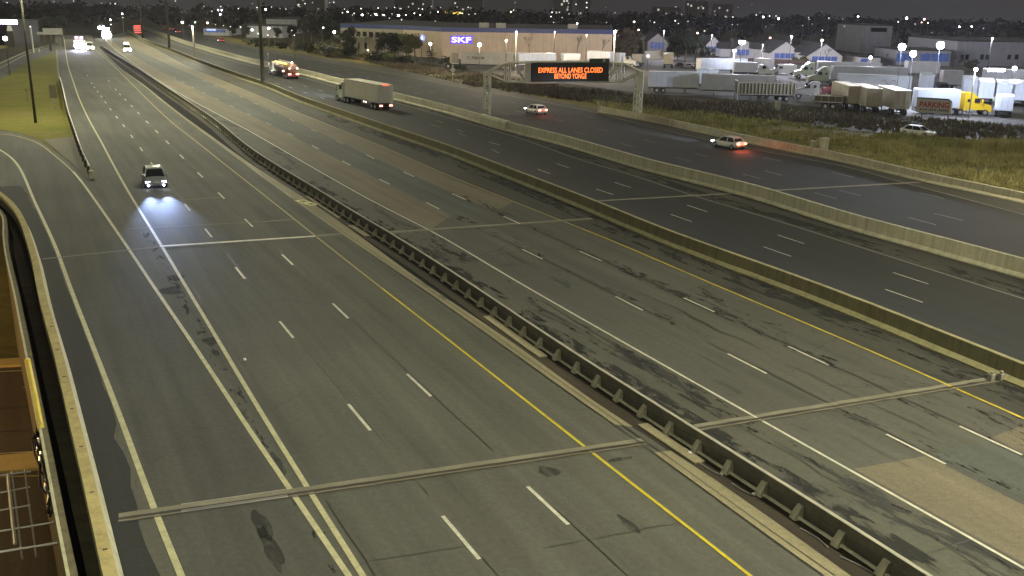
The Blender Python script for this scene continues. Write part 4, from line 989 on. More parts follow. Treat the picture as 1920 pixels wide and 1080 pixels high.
mb = MB(); mb.box(-2, 1, -.6, .6, 2.5, 2.8); mb.build('roof_light', M['lampw'], t)
P = G(203, 68)
t, xf = truck_far('oncoming truck glowing white beyond the others, near the far bend', 200, 72, LWH2)
for sy in (-1, 1): mb = MB(); mb.ball((xf + .2, sy * .85, 1.2), .95, seg=10, rings=6); mb.build('headlight', M['lampc'], t)  # oversized balls stand for the glare of the headlights
mb = MB(); mb.box(-6, 1, -1.2, 1.2, 3.62, 3.9); mb.build('roof_light', M['lampc'], t)
P = G(190, 55); van('oncoming van behind the glowing truck at the far bend', P, dir_at(LWH2, P), lights='hl', big=.8)
# westbound express: tractor trailer, tanker, far truck
r_, f_ = G(724, 207), G(658, 192)
d_ = (f_ - r_).normalized()
M['ivory'] = plain('trailer ivory', (.62, .59, .48), .5, 0, .06, .6)
semi('white tractor trailer with lit tail lights on the far express road', r_, f_, 'ivory', 'bodymint', L=13.2, lights=True, H=4.0, beam=30000, cabH=3.4, name='tractor_trailer', sleeper=False)
rz = dir_at(LE, G(535, 148), True); t = thing('tanker_truck', 'reddish tank truck with yellow marker lights and red rear lamps', 'truck', G(551, 149), rz)
mb = MB(); rings = []
for x in [0, .15, .6, 4, 8, 11.4, 11.85, 12]:
    rr = 1.15 * (math.sin(min(1, (min(x, 12 - x) + .15) / .7) * math.pi / 2) if min(x, 12 - x) < .6 else 1)
    rings.append([(x, rr * math.cos(2 * math.pi * i / 18), 2.25 + rr * math.sin(2 * math.pi * i / 18)) for i in range(18)])
mb.loft(rings); tk = mb.build('tank', plain('tank steel reddish', (.30, .19, .14), .4, .3), t, smooth=True)
mb = MB(); mb.box(1, 11, -.02, .02, 3.38, 3.6); mb.box(1.5, 11.3, -.4, .4, 3.36, 3.44); mb.build('catwalk', M['alu'], t)
for i in range(9): mb = MB(); mb.box(1.6 + i * 1.02, 2.5 + i * 1.02, .95, 1.12, 3.08, 3.3); mb.build('marker_light', M['amb'], t)
mb = MB(); mb.box(.1, 12.2, -.5, .5, .8, 1.1); mb.box(0, .12, -1.2, 1.2, .6, .95); mb.build('frame', M['bodyred'], t)
for i in range(3):
    for sy in (-1, 1): wheel(t, 1.3 + i * 1.25, sy * .95, .5, .5)
for sy in (-1, 1):
    mb = MB(); mb.box(-.06, .04, sy * .85 - .32, sy * .85 + .32, .95, 1.25); mb.build('tail_light', M['tlp'], t)
    mb = MB(); mb.ball((0, sy * .85, 2.3), .16); mb.build('rear_marker_light', M['lampo'], t)
mb = MB(); mb.ball((.2, .2, 3.5), .2); mb.build('top_marker_light', M['lampw'], t)
mb = MB(); mb.ball((4.2, 1.1, 1.5), .2); mb.build('side_marker_light', M['lampo'], t)
cab_parts(t, 12.6, M['bodywht'], False, H=3.1)
P = G(259, 66); rz = dir_at(LM1, P, True); t = thing('box_truck', 'far truck on the express road with its rear all lit red', 'truck', P, rz)
trailer_parts(t, 0, 8, m='bodyred', z1=4.0, ribs=False, wheels=1, legs=False); cab_parts(t, 8.4, M['bodyred'], False, H=3.0)
for i, z in enumerate((1.0, 1.9, 2.8, 3.7)): mb = MB(); mb.box(-.1, -.04, -1.25, 1.25, z, z + .24); mb.build('rear_light_bar', M['tl'], t)
# collector road cars
def car_at(label, a, b, m, **kw):
    A, B = G(*a), G(*b); P = (A + B) / 2; rz = heading(A, B); n = Vector((-(B - A).y, (B - A).x, 0)).normalized()
    if n.y < 0: n = -n
    return car(label, P + n * .9, rz, m, **kw)
car_at('white car with a dark roof driving away between the gantry posts', (1016, 218), (975, 209), M['bodywht'], L=4.7, tail='tlp', brake=40)
car_at('white car with glowing red tail lights near the right side wall', (1387, 284), (1325, 272), M['bodywht'], L=4.7, beams=12000, tail='tlp', brake=120, beamcol=(.75, .8, 1))
P = G(415, 79); car('far car showing faint red tail lamps at the grass edge', P, dir_at(LR4, P, True), M['bodyred'])
P = G(322, 57); car('far car on the collector road, left one of a pair of red tail lamps', P, dir_at(LR4, G(340, 58), True), M['bodyblk'], L=4.6)
P = G(334, 62); car('far car on the collector road, right one of a pair of red tail lamps', P, dir_at(LR4, G(345, 62), True), M['bodyblk'], L=4.6)
P = G(312, 57); van('far van with red rear lamps behind the second mast', P, dir_at(LF, P, True), 'bodyred', None)
car_at('pale sedan on the dark service road, half hidden by tall grass', (1690, 253), (1738, 259), M['bodywht'], L=4.7, front_on=False)

# ------------------------------------------------------------------ sign gantry over the collector road
A = G(912, 217); B = G(1197, 216); X = (B - A).normalized(); N = Vector((X.y, -X.x, 0))      # N points to the camera
gt_ = thing('sign_gantry', 'steel truss gantry with a lit message board across the road', 'sign gantry', A, math.atan2(X.y, X.x)); Ti = local(gt_).inverted()
def gp_(px, py, dep=0.0): return APL(px, py, A, B) - N * dep
def tower(px_b, py_b, py_t, w, d):
    b = G(px_b, py_b); zt = APL(px_b, py_t, A, B).z; mb = MB()
    for sx in (-1, 1):
        for sy in (0, 1): q = b + X * sx * w - N * sy * d; mb.sq(q, q + Vector((0, 0, zt)), .17)
    n = 7
    for i in range(n):
        z0, z1 = zt * i / n, zt * (i + 1) / n; s_ = 1 if i % 2 else -1
        for sy in (0, 1): mb.sq(b - X * w * s_ - N * sy * d + Vector((0, 0, z0)), b + X * w * s_ - N * sy * d + Vector((0, 0, z1)), .1)
        mb.sq(b + X * w * 1 - N * 0 + Vector((0, 0, z0)), b + X * w - N * d + Vector((0, 0, z1)), .1)
        for sy in (0, 1): mb.sq(b - X * w - N * sy * d + Vector((0, 0, z1)), b + X * w - N * sy * d + Vector((0, 0, z1)), .09)
    return mb, zt
mb, zl = tower(914, 216, 137, .42, 1.4); mb.build('post', M['polel'], gt_, T=Ti)
mb, zr = tower(1197, 215, 133, .45, 1.4)
q = B; mb.box(-.4, .4, -.05, .0, 3.6, zr, local(gt_) @ Matrix.Translation(Vector(((B - A).length, 0, 0)))); mb.build('post', M['polel'], gt_, T=Ti)
tr = MB(); D = 1.6
nodes_t = [(912, 138), (949, 119), (1010, 116.5), (1140, 116), (1172, 119), (1203, 135)]
nodes_b = [(916, 139), (949, 153), (992, 155), (1140, 153.5), (1170, 153), (1200, 137)]
for dep in (0, D):
    T_p = [gp_(*n_, dep) for n_ in nodes_t]; B_p = [gp_(*n_, dep) for n_ in nodes_b]
    for i in range(5): tr.sq(T_p[i], T_p[i + 1], .2); tr.sq(B_p[i], B_p[i + 1], .2)
    for a, b in (((949, 119), (949, 153)), ((957, 118.5), (957, 153.5)), ((992, 117), (992, 155)), ((960, 119), (988, 152)), ((1140, 116), (1140, 153)), ((1140, 152), (1165, 118)), ((1161, 118), (1161, 152)), ((1170, 119), (1170, 153)), ((1144, 142), (1158, 120))): tr.sq(gp_(*a, dep), gp_(*b, dep), .14)
for a in ((949, 119), (949, 153), (992, 117), (992, 155), (1140, 116), (1140, 153), (1170, 119), (1170, 153), (1066, 116)): tr.sq(gp_(*a), gp_(*a, D), .14)
tr.build('truss', M['polel'], gt_, T=Ti)
a0, a1, a2, a3 = gp_(984, 154), gp_(995, 154), gp_(995, 118), gp_(984, 120)
mb = MB(); mb.loft([[a0 + N * .25, a1 + N * .25, a2 + N * .25, a3 + N * .25], [p - N * .3 for p in (a0, a1, a2, a3)]]); mb.build('end_cabinet', M['steel'], gt_, T=Ti)
c0, c1, c2, c3 = gp_(995.5, 153), gp_(1140, 151.5), gp_(1140, 117.5), gp_(995.5, 118.5)
mb = MB(); mb.loft([[p + N * .45 for p in (c0, c1, c2, c3)], [p - N * .9 for p in (c0, c1, c2, c3)]]); bd = mb.build('message_board', M['signoff'], gt_, T=Ti)
def gtext(body, x0, x1, y0, y1, m, parent, off=.47, bold=.02):
    o = gp_(x0, y1) + N * off; e = gp_(x1, y1 - (x1 - x0) * .004) + N * off; h = abs(gp_(x0, y0).z - gp_(x0, y1).z)
    r = text_mesh('lettering', body, h, m, parent, o, e - o, (0, 0, 1), width=(e - o).length, bold=bold)
    for v in r.data.vertices: v.co = Ti @ v.co
    return r
gtext('EXPRESS ALL LANES CLOSED', 1008.5, 1128, 126.5, 136, M['led'], bd, bold=.0); gtext('BEYOND YONGE', 1038.5, 1098, 137.5, 147, M['led'], bd, bold=.0)
mb = MB(); q = [gp_(*p) + N * .5 for p in ((1104, 117.5), (1141, 117), (1141, 109), (1104, 109.5))]; mb.loft([q, [p - N * .12 for p in q]]); sg = mb.build('green_sign', M['green'], gt_, T=Ti)
mb = MB(); mb.disc(gp_(1131, 113.2) + N * .53, N, .24, .03, 14); mb.disc(gp_(1131, 113.2) + N * .55, N, .15, .03, 14, m=None); mb.build('crest', M['signw'], sg, T=Ti)
# gantry post footing on the barrier
s = nearest_s(LB2, G(937, 238)); mb = MB(); P_ = subline(LB2, s - 4.5, s + 4.5, 6); prism_along(mb, P_, [(-.12, 0), (-.12, 1.0), (.1, 1.33), (.7, 1.33), (.75, 0)])
tag(mb.build('gantry_footing', M['wall']), 'thick concrete footing block in the pale wall below the gantry post', 'footing')

# ------------------------------------------------------------------ small signs and boxes by the road
def post_sign(name, label, px, py, ytop, w, h, m='signbr', cat='sign', rz=.2, diamond=False):
    P = G(px, py); z = zat(px, ytop, P); t = thing(name, label, cat, P, rz)
    mb = MB(); mb.sq((0, 0, 0), (0, 0, z - h * .3), .09); mb.build('post', M['steel'], t)
    mb = MB()
    if diamond: mb.loft([[(0, -.04, z - h), (w / 2, -.04, z - h / 2), (0, -.04, z), (-w / 2, -.04, z - h / 2)], [(0, -.09, z - h), (w / 2, -.09, z - h / 2), (0, -.09, z), (-w / 2, -.09, z - h / 2)]])
    else: mb.box(-w / 2, w / 2, -.09, -.05, z - h, z)
    mb.build('sign_panel', M[m], t); return t
post_sign('road_sign', 'dark rectangular road sign on a post at the lawn edge', 103, 205, 159, 1.0, 2.0)
post_sign('warning_sign', 'diamond shaped warning sign standing on the far verge', 849, 154, 125, 1.3, 1.3, 'signw', diamond=True)
post_sign('marker_post', 'thin marker post at the start of the right side wall', 1121, 208, 187, .25, .5, 'signw')
for i, (px, py, yt) in enumerate(((540, 93, 88), (562, 95, 82), (503, 111, 99))): post_sign('marker_post', ['short pale marker post on the far verge', 'taller pale marker post on the far verge among bushes', 'pale marker post just right of the nearest mast'][i], px, py, yt, .5, .6, 'signw')
for px, py, yt, w, l in ((1543, 286, 260, .95, 'pale concrete utility box behind the right side wall, larger one'), (1524, 281, 265, .5, 'low concrete utility box behind the right side wall, smaller one'), (1457, 210, 190, .8, 'pale concrete utility box in the dark grass below the lot')):
    P = G(px, py); z = zat(px, yt, P); t = thing('utility_box', l, 'utility box', P, .2); mb = MB(); mb.box(-w / 2, w / 2, -.35, .35, -.1, z, taper=.06); mb.build('cabinet', M['wall'], t, bevel=.04)
    mb = MB(); mb.box(-w / 2 - .04, w / 2 + .04, -.39, .39, z, z + .06); mb.build('lid', M['steel'], t)
# short guardrail along the gore
LG2 = resample([Vector((p.x, p.y, 0)) for p in LGA if p.y > yw(176, 337) and p.y < yw(112, 150)], 2.0)
gg = thing('roadside_guardrail', 'short guardrail with posts along the edge of the lawn', 'guardrail', LG2[-1]); GG = local(gg).inverted()
mb = MB(); prism_along(mb, offs(LG2, .0), [(-.04, .45), (.04, .5), (-.03, .6), (.04, .7), (-.05, .76)]); mb.build('rail_beam', M['steel'], gg, T=GG)
pmb = MB(); pmb.box(-.08, .08, -.3, -.06, 0, .72); fp = None
Lg = length(LG2); n = int(Lg / 3.8)
for i in range(min(60, n)):
    p, t_ = lerp_line(LG2, Lg - .3 - i * 3.8); nn = Vector((-t_.y, t_.x, 0)); T = Matrix(((t_.x, nn.x, 0, p.x), (t_.y, nn.y, 0, p.y), (0, 0, 1, 0), (0, 0, 0, 1)))
    if fp is None: fp = pmb.build('post', M['bark'], gg); o = fp
    else: o = fp.copy(); C.objects.link(o)
    o.matrix_local = GG @ T
P = G(172, 334); mb = MB(); mb.box(-.35, .5, -.25, .25, 0, .75, Matrix.Translation(P) @ Matrix.Rotation(rd_back, 4, 'Z'), taper=.2)
tag(mb.build('rail_end_cushion', M['wall'], bevel=.04), 'concrete end block where the lawn guardrail stops', 'end block')
mb = MB(); strip(mb, [p for p in LGA if p.y < yw(106, 92)], .35, .03); tag(mb.build('gore_kerb', M['joint']), kind='structure')

# ------------------------------------------------------------------ warehouse with the lit sign
S = [G(640, 99), G(757, 104), G(829, 110), G(1146, 114)]
def ztop(px, py, P): return AY(px, py, P.y).z
Ht = [ztop(648, 43, S[0]), ztop(757, 47.5, S[1]), ztop(829, 53, S[2]), ztop(1160, 55, S[3])]
Hw = sum(Ht) / 4
wh = thing('warehouse', 'long peach walled warehouse with a blue roof band and lit sign', 'building', S[2], 0); Wi = local(wh).inverted()
back = Vector((6, 70, 0))
def wallseg(name, a, b, z0, z1, th, m, out=0.0):
    d = (b - a).normalized(); nrm = Vector((d.y, -d.x, 0)); mb = MB(); q = [a + nrm * out, b + nrm * out, b - nrm * th, a - nrm * th]
    mb.loft([[p + Vector((0, 0, z0)) for p in q], [p + Vector((0, 0, z1)) for p in q]]); return mb.build(name, m, wh, T=Wi)
bh = 1.3
wallseg('office_wall', S[0], S[1], -1, Hw - bh, .4, M['office']); wallseg('wall', S[1], S[2], -1, Hw - bh, .4, M['peach']); wallseg('wall', S[2], S[3], -1, Hw - bh, .4, M['peach'])
wallseg('side_wall', S[3], S[3] + back, -1, Hw - bh, .4, M['peach'])
for a, b in ((S[0], S[1]), (S[1], S[2]), (S[2], S[3]), (S[3], S[3] + back)): wallseg('roof_band', a, b, Hw - bh, Hw, .4, M['band'], .08)
mb = MB(); q = [S[0], S[1], S[2], S[3], S[3] + back, S[2] + back, S[0] + back * 1.2]; mb.face([p + Vector((0, 0, Hw - .25)) for p in q]); mb.build('roof', M['roof'], wh, T=Wi)
d = (S[1] - S[0]).normalized(); nrm = Vector((d.y, -d.x, 0)); Ls = (S[1] - S[0]).length
for r_i, (z0, z1) in enumerate(((Hw - 4.0, Hw - 2.3), (1.5, 3.4))):
    for i in range(9):
        if r_i and i > 3: continue
        a = S[0] + d * (1.2 + i * (Ls - 2) / 9) + nrm * .05; b = a + d * 1.45; mb = MB(); mb.loft([[a + Vector((0, 0, z0)), b + Vector((0, 0, z0)), b + Vector((0, 0, z1)), a + Vector((0, 0, z1))], [p - nrm * .1 for p in (a + Vector((0, 0, z0)), b + Vector((0, 0, z0)), b + Vector((0, 0, z1)), a + Vector((0, 0, z1)))]])
        mb.build('window', M['glass'], wh, T=Wi)
for px in (678, 684, 690):
    p = S[0] + d * (Ls * (px - 640) / 117) + nrm * 2.2; mb = MB(); mb.box(-.22, .22, -.22, .22, -.5, 5.0, Matrix.Translation(p)); mb.build('column', M['office'], wh, T=Wi)
mb = MB(); a = S[0] + d * (Ls * .27); b = S[0] + d * (Ls * .47); mb.loft([[a + Vector((0, 0, 5)), b + Vector((0, 0, 5)), b + nrm * 3 + Vector((0, 0, 5)), a + nrm * 3 + Vector((0, 0, 5))], [p + Vector((0, 0, .35)) for p in (a + Vector((0, 0, 5)), b + Vector((0, 0, 5)), b + nrm * 3 + Vector((0, 0, 5)), a + nrm * 3 + Vector((0, 0, 5)))]]); mb.build('entrance_canopy', M['office'], wh, T=Wi)
dl = (S[3] - S[2]).normalized(); nl = Vector((dl.y, -dl.x, 0)); mb = MB()
for i in range(1, 22):
    p = S[2] + dl * (i * (S[3] - S[2]).length / 22) + nl * .012; mb.face([p + Vector((0, 0, 0)), p + dl * .07, p + dl * .07 + Vector((0, 0, Hw - bh)), p + Vector((0, 0, Hw - bh))])
mb.build('panel_seam', M['office'], wh, T=Wi)
def wtext(body, x0, x1, y0, y1, m, off=.3, bold=.03, name='sign_letters'):
    A_, B_ = S[2], S[3]; o = APL(x0, y1, A_, B_) + nl * off; e = APL(x1, y1, A_, B_) + nl * off; h = APL(x0, y0, A_, B_).z - APL(x0, y1, A_, B_).z
    r = text_mesh(name, body, h, m, wh, o, Vector((e.x - o.x, e.y - o.y, 0)), (0, 0, 1), width=(e - o).length, bold=bold)
    for v in r.data.vertices: v.co = Wi @ v.co
q = [APL(*p, S[2], S[3]) + nl * .12 for p in ((844.5, 82), (885, 82), (886.5, 67), (845.5, 67))]; mb = MB(); mb.loft([q, [p - nl * .08 for p in q]]); mb.build('sign_backing', M['skfh'], wh, T=Wi, bevel=.03)
wtext('SKF', 846.5, 883.5, 69, 79.5, M['skf'], bold=.025)
q = APL(793, 71, S[1], S[2]); dn = (S[2] - S[1]).normalized(); nn_ = Vector((dn.y, -dn.x, 0)); mb = MB(); mb.disc(q + nn_ * .2, nn_, 1.05, .2, 20); mb.build('round_sign', M['round'], wh, T=Wi)
mb = MB(); mb.disc(q + nn_ * .33, nn_, .55, .05, 16); mb.build('round_sign_emblem', M['skf'], wh, T=Wi)
for px, py in ((938, 48), (1078, 46), (905, 45)):
    P = APL(px, py + 4, S[2], S[3]) + Vector((0, 12, 0)); mb = MB(); mb.box(-1.5, 1.5, -1, 1, Hw - .3, Hw + 1.2, Matrix.Translation((P.x, P.y, 0))); mb.build('rooftop_unit', M['steel'], wh, T=Wi, bevel=.08)

# ------------------------------------------------------------------ gabled houses, warehouses, far blocks
M['lampd2b'] = glow('shop lamp', (.6, .7, 1), 1.2)
def gable_house(label, px, w_px, ybase, yeave, yridge, depth=14, win=True, glow_=None, group='white gabled fronts beyond the lot'):
    P = G(px, ybase); s_ = P.y / FPX * 1.04; w = w_px * s_ / 2; ze = AY(px, yeave, P.y).z; zr_ = AY(px, yridge, P.y).z
    t = thing('gabled_house', label, 'building', (P.x, P.y, 0), 0, group)
    mb = MB(); mb.loft([[(-w, 0, -.5), (w, 0, -.5), (w, 0, ze), (0, 0, zr_), (-w, 0, ze)], [(-w, depth, -.5), (w, depth, -.5), (w, depth, ze), (0, depth, zr_), (-w, depth, ze)]]); mb.build('walls', M['gable'], t)
    mb = MB(); o = .35
    for sx in (-1, 1): mb.loft([[(sx * (w + o), -o, ze - .25), (0, -o, zr_ + .06), (0, -o, zr_ + .24), (sx * (w + o), -o, ze - .05)], [(sx * (w + o), depth + 8, ze - .25), (0, depth + 8, zr_ + .06), (0, depth + 8, zr_ + .24), (sx * (w + o), depth + 8, ze - .05)]])
    mb.build('roof', M['shingle'], t)
    if win:
        n = 4
        for i in range(n):
            x = -w * .72 + i * w * 1.44 / n; mb = MB(); mb.box(x + .08, x + w * 1.44 / n - .08, -.06, .02, .9, ze - .15); wi_ = mb.build('window', M['bluewin'], t)
    return t
gable_house('small white gabled front with turquoise windows, apart at the left', 1232, 34, 96, 78, 63)
gable_house('white gabled front with blue windows, left neighbour of the heart shaped lamp', 1337, 30, 104, 86, 69)
gable_house('white gabled front partly behind the heart shaped lamp', 1397, 42, 109, 92, 76)
gable_house('white gabled front, the sharp one second from the right', 1471, 52, 115, 99, 78)
gable_house('white gabled front with a bare tree before it, rightmost of the row', 1545, 62, 120, 105, 83)
for i, (xa, xb, yb_, yt) in enumerate(((1250, 1262, 96, 81), (1353, 1385, 107, 92), (1415, 1446, 112, 93), (1496, 1518, 117, 99))):
    a, b = G(xa, yb_), G(xb, yb_); z = AY(xa, yt, a.y).z; t = thing('connecting_wing', ['low side wing on the right of the apart gabled front', 'low wing behind the red bare tree', 'low wing right of the lamp front', 'low pink wing between the two rightmost fronts'][i], 'building', (a.x, a.y + 2.5, 0), 0)
    L_ = (b - a).length; mb = MB(); mb.box(0, L_, 0, 10, -.5, z); mb.build('wall', M['gable'], t); mb = MB(); mb.loft([[(-.2, -.3, z), (-.2, 5, z + 2), (-.2, 10.3, z)], [(L_ + .2, -.3, z), (L_ + .2, 5, z + 2), (L_ + .2, 10.3, z)]]); mb.build('roof', M['shingle'], t)
def block(label, xa, xb, ybase, ytop, depth, m, name='warehouse', cat='building', wins=(), roof='roof', winm='glass', zb=-1, Y=None):
    if Y: P = AY((xa + xb) / 2, ybase, Y); a = AY(xa, ybase, Y); b = AY(xb, ybase, Y); z0 = fall(P.x, Y)
    else: a = G(xa, ybase); b = G(xb, ybase); b = Vector((b.x, a.y, 0)); z0 = 0
    Yd = a.y; a = Vector((AY(xa, ybase, Yd).x, Yd, 0)); b = Vector((AY(xb, ybase, Yd).x, Yd, 0)); z = AY((xa + xb) / 2, ytop, Yd).z
    t = thing(name, label, cat, (a.x, a.y, 0), 0); L_ = b.x - a.x
    mb = MB(); mb.box(0, L_, 0, depth, z0 + zb, z); mb.build('wall', M[m], t); mb = MB(); mb.box(-.15, L_ + .15, -.15, depth + .15, z, z + .3); mb.build('roof', M[roof], t)
    for (px, py, w, h, wm) in wins:
        q = AY(px, py, Yd); mb = MB(); mb.box(q.x - a.x - w / 2, q.x - a.x + w / 2, -.06, .02, q.z - h / 2, q.z + h / 2); mb.build('window', M[wm], t)
    return t
block('large pale grey warehouse at the right edge with small dark windows', 1790, 2080, 122, 80, 40, 'whgrey', wins=[(x, 107, 1.1, 1.5, 'glass') for x in (1804, 1813, 1841, 1851, 1892, 1906)])
block('grey box building standing dim behind the bright lamps', 1612, 1668, 100, 48, 30, 'whgrey', wins=[(1648, 56, 6, 1.5, 'glass')])
block('low bluish building behind the bright lot lamps', 1680, 1780, 122, 95, 20, 'whgrey', wins=[(x, 108, 3, 2.4, 'bluewin') for x in (1690, 1705, 1735, 1755, 1770)])
block('low building with a turquoise door right of the gabled fronts', 1612, 1650, 122, 108, 14, 'gable', wins=[(1620, 116, 2.0, 1.8, 'bluewin')])
block('grey warehouse half hidden behind trees at the left of the big one', 500, 556, 62, 36, 30, 'whgrey')
block('lower pale warehouse behind the nearest mast', 462, 530, 70, 49, 20, 'whgrey')
block('blue lit shop front far beyond the collector road', 382, 430, 66, 54, 20, 'whgrey', wins=[(404, 58, 9, 1.2, 'bluewin'), (396, 56, 4, .8, 'lampd2b')])
block('low flat building with a lit white storefront in the distance', 668, 722, 34, 24, 30, 'tower', wins=[(706, 27.5, 14, 1.8, 'lampn')])
block('low flat building with a yellow lit canopy in the distance', 800, 900, 32, 20, 30, 'tower', wins=[(844, 24.5, 21, 2.0, 'amb')])
random.seed(21)
def tower_block(label, xa, xb, ytop, Y, nw, group='distant tower blocks'):
    wins = [(random.uniform(xa + 2, xb - 2), random.uniform(max(ytop + 3, 1), 34), 2.2, 2.4, random.choice(['lampdim', 'winlit'])) for _ in range(nw)]
    t = block(label, xa, xb, 40, ytop, 22, 'tower', name='tower_block', wins=wins, Y=Y, zb=-6); t['group'] = group
tower_block('distant tower block right of the centre with the most lit windows', 1036, 1072, -22, 1250, 9)
tower_block('slim distant tower block just right of the busiest one', 1084, 1106, -14, 1300, 3)
tower_block('wide distant slab block above the bright storefront', 740, 810, -6, 1350, 5)
tower_block('distant slab block above the yellow lit canopy', 850, 905, 0, 1400, 3)
tower_block('dark distant tower block at the right, left of a pair', 1288, 1326, 3, 1400, 4)
tower_block('dark distant tower block at the right, right of a pair', 1340, 1372, 8, 1420, 4)
tower_block('low distant slab block left of the dark pair', 1225, 1275, 14, 1350, 3)
tower_block('distant block at the upper left, above the far trees', 556, 610, -8, 1300, 4)

# fence behind the lot
def board_fence(label, pxs, h, m='fence'):
    P = [G(*p) for p in pxs]; t = thing('board_fence', label, 'fence', P[0]); Fi = local(t).inverted(); mb = MB()
    for i in range(len(P) - 1):
        a, b = P[i], P[i + 1]; d = (b - a).normalized(); L_ = (b - a).length; n = int(L_ / .6)
        for k_ in range(n):
            q = a + d * (L_ * k_ / n); mb.loft([[q, q + d * .56, q + d * .56 + Vector((0, 0, h)), q + Vector((0, 0, h))], [v + Vector((0, .06, 0)) for v in (q, q + d * .56, q + d * .56 + Vector((0, 0, h)), q + Vector((0, 0, h)))]])
    mb.build('boards', M[m], t, T=Fi); return t
board_fence('red brown board fence behind the parked trucks', ((1318, 116), (1420, 117), (1540, 123), (1660, 127)), 1.3)
board_fence('tan board fence behind the dark cars', ((1208, 112), (1262, 110)), 2.6, 'office')

# ------------------------------------------------------------------ parked trucks and trailers in the lot
def side_parked(label, l, r, H=4.1, m='wht', front='L', cab=False, capm=None, name='parked_trailer', **kw):
    a, b = G(*l), G(*r); d = (b - a).normalized(); n = Vector((-d.y, d.x, 0)); a, b = a + n * 1.28, b + n * 1.28
    rear, frt = (b, a) if front == 'L' else (a, b)
    return semi(label, rear, frt, m, capm, None, H=H, cab=cab, name='semi_truck' if cab and name == 'parked_trailer' else name, cat='truck' if cab else 'trailer', group='trucks and trailers parked in the lot', **kw)
def rear_parked(label, px, py, m='whtb', L=13, H=4.1, turn=.04, **kw):
    P = G(px, py); rz = math.atan2(P.y, P.x) + turn; t = thing('parked_trailer', label, 'trailer', (P.x, P.y, 0), rz, 'trucks and trailers parked in the lot'); trailer_parts(t, 0, L, m=m, z1=H, **kw); return t
tA = side_parked('long cold white trailer just right of the sign gantry', (1217, 174), (1309, 176), m='whtb', front='R')
side_parked('white trailer with a brightly lit roof, behind the grey box trailer', (1306, 168), (1345, 169), m='whtb')
side_parked('long plain grey box trailer between the cold white one and the ribbed dump trailer', (1313, 179), (1452, 184), m='grey')
dt = side_parked('olive dump trailer with ribbed open bed below the grey box trailer', (1384, 189), (1490, 191), H=3.3, m='dump')
L_ = (G(1490, 191) - G(1384, 189)).length; mb = MB()
for i in range(16):
    for sy in (-1, 1): mb.box(i * L_ / 16 + .1, i * L_ / 16 + .22, sy * 1.32 - .07, sy * 1.32 + .07, 1.2, 3.35)
mb.build('bed_ribs', M['tan'], dt)
mb = MB(); mb.box(L_ + .1, L_ + .3, -1.35, -1.15, 0.1, 3.7); mb.box(L_ + .1, L_ + .3, 1.15, 1.35, .1, 3.7); mb.box(L_ + .1, L_ + .3, -1.35, 1.35, 3.5, 3.7); mb.build('front_frame', M['steel'], dt)
side_parked('pale blue white box truck whose cab faces right, below the heart shaped lamp', (1376, 144), (1417, 145), H=3.5, m='whtb', front='R', cab=True, cabH=3.0, sleeper=False, name='box_truck', ribs=False)
side_parked('long dim trailer at the back under the heart shaped lamp', (1314, 140), (1400, 139), H=3.9, m='wht')
side_parked('trailer at the back row running on behind the pale box truck', (1412, 138), (1440, 140), H=3.9, m='grey')
side_parked('white trailer directly above the green gantry sign', (1100, 124), (1143, 126), m='whtb', front='R')
side_parked('short white box truck with cab right of the green gantry sign', (1146, 124), (1164, 125), H=3.6, m='whtb', front='R', cab=True, cabH=2.8, sleeper=False, name='box_truck', ribs=False)
side_parked('trailer with gleaming white roof above the message board', (972, 131), (1042, 131), m='whtb')
side_parked('small white truck trailer at the left of the gleaming one', (1056, 126), (1088, 126), H=3.6, m='wht')
tl_ = side_parked('long grey trailer with dark lettering below the big lit sign', (864, 128), (962, 131), m='grey', front='L', ribs=False)
A_, B_ = G(864, 128), G(962, 131); n_ = Vector(((B_ - A_).y, -(B_ - A_).x, 0)).normalized(); o = APL(876, 111, A_, B_) + n_ * .06; e = APL(908, 111.6, A_, B_) + n_ * .06
tt = text_mesh('lettering', 'C-PMAM', .75, M['signblk'], tl_, o, e - o, (0, 0, 1), width=(e - o).length, bold=.02)
Tn = local(tl_).inverted()
for v in tt.data.vertices: v.co = Tn @ v.co
side_parked('dull green trailer end left of the lettered grey trailer', (847, 128), (860, 128), H=3.9, m='dump')
side_parked('grey truck box right of the short white box truck', (1184, 125), (1203, 126), H=3.4, m='grey')
rear_parked('pale cream trailer rear before the tan fence', 1253, 128, 'tan', L=8, H=3.9)
def n_van(label, px, py, rz, m, **kw): P = G(px, py); return van(label, P, rz, m, lights=None, **kw)
n_van('white panel van parked facing left behind the dump trailer', 1470, 139, math.pi, 'bodywht')
side_parked('pale mint sleeper truck facing left, left one of two', (1532, 148), (1650, 151), m='grey', front='L', cab=True, capm='bodymint')
side_parked('pale mint sleeper truck facing left, right one of two', (1560, 159), (1700, 162), m='wht', front='L', cab=True, capm='bodymint')
tq = side_parked('long bright white trailer with faint script on its side', (1567, 177), (1706, 183), m='whtb', front='L', ribs=False)
A_, B_ = G(1567, 177), G(1706, 183); n_ = Vector(((B_ - A_).y, -(B_ - A_).x, 0)).normalized(); cq = APL(1662, 155, A_, B_); mb = MB(); dq = (B_ - A_).normalized(); prev = None
for i in range(34):
    a = i / 33 * 2 * math.pi * 1.5; q = cq + n_ * .04 + dq * (-1.0 + i * .085) + Vector((0, 0, .42 * math.sin(a) + .1))
    if prev is not None: mb.sq(prev, q, .07)
    prev = q
mb.build('script_logo', M['bodyred'], tq, T=local(tq).inverted())
P = G(1572, 182); t = thing('tractor_unit', 'dark red tractor unit parked below the bright white trailer', 'truck', P, math.pi); cab_parts(t, 0, M['bodyred'], False, H=2.4)
P = G(1534, 186); t = thing('tractor_unit', 'grey tractor unit parked right of the dump trailer', 'truck', P, math.pi * .9); cab_parts(t, 0, M['grey'], True, H=3.3)
